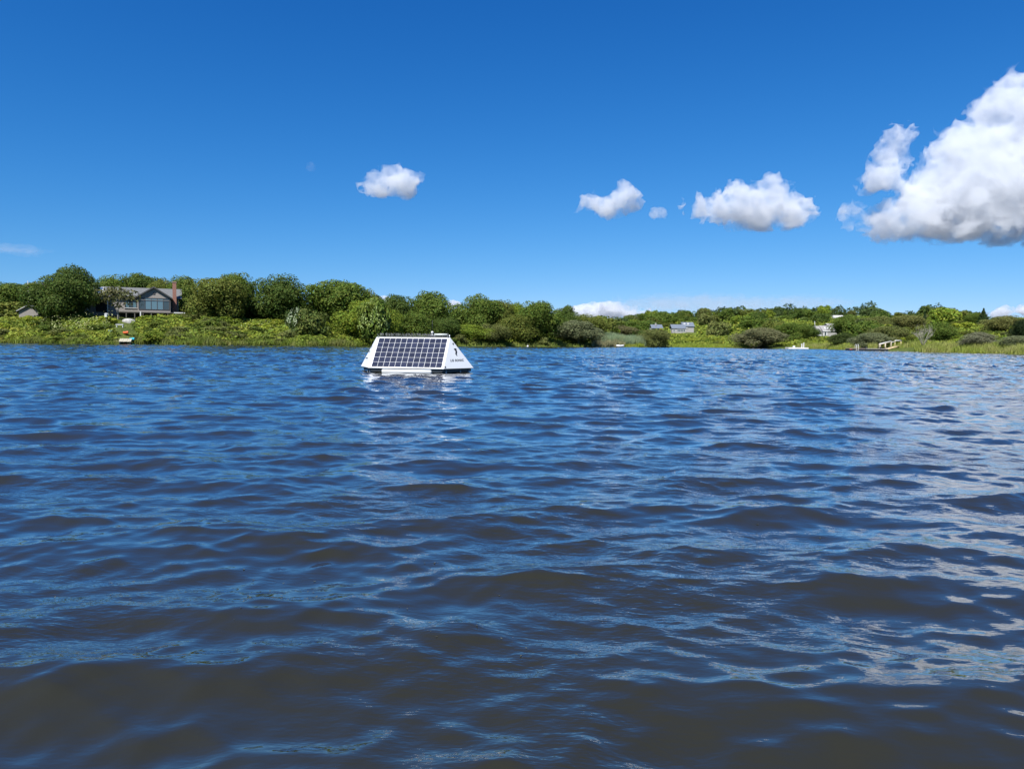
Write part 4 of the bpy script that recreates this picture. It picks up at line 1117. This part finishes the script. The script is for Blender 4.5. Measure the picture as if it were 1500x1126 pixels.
# ------------------------------------------------------------------ things on the path below the house
def on_land(px, Y): return Vector((xat(px, Y), Y, gz(px, Y)))
LANDW = simple('bleached_plank', (.37, .34, .25), .85, .2, 5)
p = on_land(183.5, float(shore(183.5)) + .4); p.z = max(p.z, .12)
lan = tag(empty('wooden_landing', (p.x, p.y, 0), R(14)), 'bleached plank landing at the foot of the grassy path', 'landing')
for k in range(6):
    MB().box((-.65 + k * .26, .3, .30 + .02 * (k % 2)), (.235, 2.6, .06)).build('plank', LANDW, lan)
for x in (-.66, .66): MB().box((x, .3, .1), (.1, 2.5, .34)).build('bearer', DARKW, lan)
lan.rotation_euler = (R(9), 0, R(24)); lan.location.z += .25
p = on_land(185.0, 110.6)
kayak('kayak', p + Vector((0, 0, .12)), R(-48), R(6), 2.3, .78, .40, plastic('orange_red_hull', (.62, .13, .05)), 'orange red kayak lying on the grass above the plank landing')
p = on_land(194.0, 106.6)
kayak('kayak', p + Vector((0, 0, .12)), R(-52), R(0), 2.4, .80, .42, plastic('turquoise_hull', (.03, .34, .42)), 'turquoise kayak lying in the grass right of the orange kayak')
p = on_land(162, 108.8)
k = tag(empty('tub', p + Vector((0, 0, .35))), 'small pale blue tub half hidden in the shrubs left of the path', 'tub')
MB().tube([(0, 0, -.4), (0, 0, .1), (0, 0, .42)], [.26, .30, .33], 12).build('body', plastic('pale_blue_plastic', (.20, .38, .60)), k)
MB().tube([(.33, 0, .42), (.1, .32, .42), (-.3, .14, .42), (-.3, -.14, .42), (.1, -.32, .42), (.33, 0, .42)], .03, 6).build('rim', plastic('blue_rim_plastic', (.26, .44, .66)), k)
p = on_land(156.3, 118)
bx = tag(empty('nest_box', p), 'white nest box on a thin post in the flowering shrubs left of the path', 'nest box')
MB().tube([(0, 0, -.2), (0, 0, 1.5)], .04, 6).build('post', DARKW, bx)
MB().box((0, 0, 1.78), (.36, .34, .46), bevel=.03).build('box', WHITE, bx)
MB().prism([(-.24, -.22, 2.01), (.24, -.22, 2.01), (0, -.22, 2.17)], (0, .44, 0)).build('roof', WHITE, bx)
MB().ball((0, -.175, 1.8), (.06, .03, .06), 1).build('entrance', BLACK, bx)
p = on_land(176.3, 117.5)
be = tag(empty('bench', p, R(10)), 'low white bench on the grassy path above the kayaks', 'bench')
MB().box((0, 0, .42), (1.15, .55, .12), bevel=.015).build('seat', WHITE, be)
for sx in (-.44, .44): MB().box((sx, 0, .17), (.10, .36, .41)).build('leg', WHITE, be)
p = on_land(190, 125)
bm = bmesh.new(); bmesh.ops.create_icosphere(bm, subdivisions=3, radius=1)
rs = random.Random(5)
from mathutils import noise as mnoise
for v in bm.verts:
    v.co *= 1 + .22 * mnoise.noise(v.co * 1.3 + Vector((3, 1, 2))) + .06 * mnoise.noise(v.co * 4)
    v.co.x *= 1.05; v.co.y *= .7; v.co.z = v.co.z * .72 + .1
for f in bm.faces: f.smooth = True
me = bpy.data.meshes.new('boulder'); bm.to_mesh(me); bm.free(); me.materials.append(simple('pale_granite', (.30, .29, .265), .9, .3, 3, bump=.05))
tag(link('boulder', me, None, p), 'pale rounded boulder on the grass in front of the house deck', 'boulder')

# ------------------------------------------------------------------ the floating solar buoy
def buoy():
    # size and heading measured from the six visible corners
    W, d, th = 2.20, .713, .1607
    zb, zt = .142, 1.013
    apo = W / math.sqrt(3) / 2
    c = Vector((-2.779, 21.837, 0)); rz = -th
    root = tag(empty('solar_buoy', (c.x, c.y, 0), rz), 'white three sided floating buoy with dark solar panels and bird spikes, out on the pond', 'buoy')
    hgt = zt - zb; slant = math.hypot(hgt, d)
    panel_white = simple('buoy_white_shell', (.60, .615, .62), .35, .03, 2.2)
    cellm, t, p, out = new_mat('solar_cell_silicon')
    tc = node(t, 'ShaderNodeTexCoord'); oi = node(t, 'ShaderNodeObjectInfo')
    wv = node(t, 'ShaderNodeTexWave'); wv.inputs['Scale'].default_value = 9.0; wv.bands_direction = 'Y'; wv.inputs['Distortion'].default_value = 0
    t.links.new(tc.outputs['Object'], wv.inputs['Vector'])
    cr = node(t, 'ShaderNodeValToRGB'); e = cr.color_ramp.elements
    e[0].position = .90; e[0].color = (.010, .013, .032, 1); e[1].position = .99; e[1].color = (.05, .056, .08, 1)
    t.links.new(wv.outputs['Fac'], cr.inputs[0])
    hs = node(t, 'ShaderNodeHueSaturation'); mr = node(t, 'ShaderNodeMapRange'); mr.inputs['To Min'].default_value = .8; mr.inputs['To Max'].default_value = 1.25
    t.links.new(oi.outputs['Random'], mr.inputs['Value']); t.links.new(mr.outputs[0], hs.inputs['Value']); t.links.new(cr.outputs[0], hs.inputs['Color'])
    t.links.new(hs.outputs[0], p.inputs['Base Color']); p.inputs['Roughness'].default_value = .22; p.inputs['IOR'].default_value = 1.35
    black = simple('buoy_black_print', (.012, .012, .013), .5, .05)
    dark = simple('buoy_dark_frame', (.016, .018, .02), .5, .15)
    steel = simple('buoy_grey_steel', (.30, .31, .32), .4, .1, metallic=.6)
    cw, chh = (W - .15) / 12, (slant - .075) / 6
    cell_me = MB().box((0, 0, .0), (cw - .012, chh - .015, .010)).mesh('solar_cell', cellm)
    shell = MB().box((0, slant / 2, -.02), (W, slant, .036), bevel=.006)
    shell_me = shell.mesh('solar_panel', panel_white)
    tops, bots = [], []
    for s in range(3):
        a = 2 * math.pi * s / 3
        M = Matrix.Rotation(a, 3, 'Z')
        n = M @ Vector((0, -1, 0)); x = M @ Vector((1, 0, 0))
        base = n * (apo + d) + Vector((0, 0, zb)); up = ((n * apo + Vector((0, 0, zt))) - base).normalized(); nn = x.cross(up)
        tops.append((n * apo - x * W / 2 + Vector((0, 0, zt)), n * apo + x * W / 2 + Vector((0, 0, zt))))
        bots.append((base - x * W / 2, base + x * W / 2))
        pan = link('solar_panel', shell_me, root)
        pan.matrix_local = Matrix(((x.x, up.x, nn.x, base.x), (x.y, up.y, nn.y, base.y), (x.z, up.z, nn.z, base.z), (0, 0, 0, 1)))
        for i in range(12):
            for j in range(6):
                link('solar_cell', cell_me, pan, (-W / 2 + .085 + cw * (i + .5), 0.036 + chh * (j + .5), .002))
        # the floats under each side
        f0, f1 = base - n * .12 + x * (-W / 2 + .38), base - n * .12 + x * (W / 2 - .36)
        f0.z = f1.z = .055
        dirx = (f1 - f0).normalized()
        MB().tube([f0, f0 + dirx * .03, f1 - dirx * .03, f1], [.07, .10, .10, .07], 14).build('float_tube', panel_white, root)
    # corner plates
    for s in range(3):
        P = tops[s][1]; a_, b_ = bots[s][1], bots[(s + 1) % 3][0]
        nrm = (a_ - P).cross(b_ - P).normalized()
        if nrm.dot(Vector((P.x, P.y, 0))) < 0: nrm = -nrm
        plate = MB().prism([P + nrm * .004, a_ + nrm * .004, b_ + nrm * .004], -nrm * .03).build('corner_plate', panel_white, root)
        q0, q1 = Vector((659, 494)), None
        def on_plate(px, py, out_=.008):
            # the plate seen in the photograph: top (659, 494), lower front (650, 539), lower back (693.6, 539)
            v = (py - 494) / 45.0
            xl, xr = 659 - 9 * v, 659 + 34.6 * v
            u = (px - xl) / max(xr - xl, 1e-3)
            return P + ((a_ - P) * (1 - u) + (b_ - P) * u) * v + nrm * out_
        if s == 0:
            pts = [(340, 430), (366, 420), (392, 423), (397, 455), (409, 490), (405, 520), (399, 543), (413, 568), (405, 578), (385, 555), (371, 532), (378, 500), (370, 462), (345, 444)]
            MB().prism([on_plate(640 + a / 14.075, 480 + b / 14.075, .006) for a, b in pts], nrm * .003).build('seahorse_emblem', black, plate)
            cu = bpy.data.curves.new('lettering', 'FONT'); cu.body = 'LG SONIC'; cu.size = 1.0; cu.extrude = 0.0; cu.space_character = 1.12; cu.offset = .035
            tmp = bpy.data.objects.new('lettering_source', cu); COL.objects.link(tmp)
            bpy.context.view_layer.update()
            me = bpy.data.meshes.new_from_object(tmp.evaluated_get(bpy.context.evaluated_depsgraph_get()))
            bpy.data.objects.remove(tmp); bpy.data.curves.remove(cu)
            me.materials.clear(); me.materials.append(black)
            xs = [v.co.x for v in me.vertices]; ys = [v.co.y for v in me.vertices]
            o_, ex, ey = on_plate(659.6, 529.2, .007), on_plate(678.8, 529.0, .007), on_plate(659.4, 525.7, .007)
            for v in me.vertices:
                tx, ty = (v.co.x - min(xs)) / (max(xs) - min(xs)), (v.co.y - min(ys)) / (max(ys) - min(ys))
                v.co = o_ + (ex - o_) * tx + (ey - o_) * ty
            link('lettering', me, plate)
            for px, py in ((663, 503), (651.8, 536.6)):
                c_ = on_plate(px, py, .0); MB().tube([c_, c_ + nrm * .02], .022, 8).build('bolt', dark, plate)
        if s == 2:
            for v_, u_ in ((.33, .25), (.5, .3), (.72, .45)):
                c_ = P + ((a_ - P) * (1 - u_) + (b_ - P) * u_) * v_
                MB().tube([c_ - Vector((.05, 0, 0)), c_ + nrm * .04, c_ + Vector((.05, 0, .01))], .016, 6).build('clip', dark, plate)
    # flat top, spikes, mast
    cen = [t_[0] for t_ in tops]
    MB().prism([v - Vector((0, 0, .03)) for v in (tops[0][0], tops[0][1], tops[1][1])], (0, 0, -.03)).build('top_deck', dark, root)
    rs = random.Random(8)
    for s in range(3):
        a0, a1 = tops[s]; L = (a1 - a0).length; b = MB()
        inw = Vector((-(a0 + a1).x, -(a0 + a1).y, 0)).normalized()
        b.tube([a0 + inw * .06 + Vector((0, 0, .012)), a1 + inw * .06 + Vector((0, 0, .012))], .012, 5)
        k = 0.03
        while k < L * (.74 if s == 0 else .97):
            q = a0.lerp(a1, k / L) + inw * .06
            for dv in ((rs.uniform(-.05, .05), rs.uniform(-.05, .05)), (rs.uniform(-.06, .06), rs.uniform(-.06, .06))):
                b.tube([q, q + Vector((dv[0], dv[1], rs.uniform(.085, .125)))], .0045, 4)
            k += rs.uniform(.035, .07)
        sp = b.build('bird_spikes', simple('spike_wire', (.10, .105, .10), .5, .2), root); sp['kind'] = 'stuff'
    e0, e1 = tops[0]
    def edge(px): return e0.lerp(e1, (px - 552) / 107.0)
    inw = Vector((0, 1, 0))
    q = edge(632) + inw * .10
    mast = MB().tube([q, q + Vector((0, 0, .12))], .022, 8).build('mast', steel, root)
    MB().tube([q + Vector((0, 0, .12)), q + Vector((0, 0, .165)), q + Vector((0, 0, .18))], [.036, .036, .018], 10).build('mast_cap', panel_white, root)
    MB().tube([q + Vector((0, 0, .17)), q + Vector((0, 0, .50))], [.008, .004], 6).build('antenna', dark, root)
    r0, r1 = edge(635.5) + inw * .08 + Vector((0, 0, .085)), edge(654) + inw * .08 + Vector((0, 0, .085))
    MB().tube([r0, r1], .030, 10).build('top_tube', simple('buoy_pale_sensor', (.45, .48, .44), .5, .05), root)
    for q in (r0, r1): MB().tube([q, q - Vector((0, 0, .10))], .014, 6).build('tube_bracket', steel, root)
    q = edge(657.8) + inw * .03; MB().tube([q, q + Vector((0, 0, .08))], .014, 6).build('corner_pin', panel_white, root)
    # hull below
    hexa = []
    for s in range(3):
        for v in (bots[s][0], bots[s][1]): hexa.append(Vector((v.x * .90, v.y * .90, -.25)))
    MB().prism(hexa, (0, 0, .25 + zb - .10)).build('hull', dark, root)
    MB().prism([Vector((v.x * 1.06, v.y * 1.06, zb - .095)) for v in hexa], (0, 0, .085)).build('chassis', simple('buoy_chassis_grey', (.045, .055, .06), .5, .2), root)
    for s in range(3):
        for v, w in ((bots[s][1], bots[(s + 1) % 3][0]),):
            for t_ in (.12, .62, .92):
                q = v.lerp(w, t_) * .955
                MB().tube([Vector((q.x, q.y, -.15)), Vector((q.x, q.y, zb - .01))], .022, 6).build('strut', steel, root)
buoy()
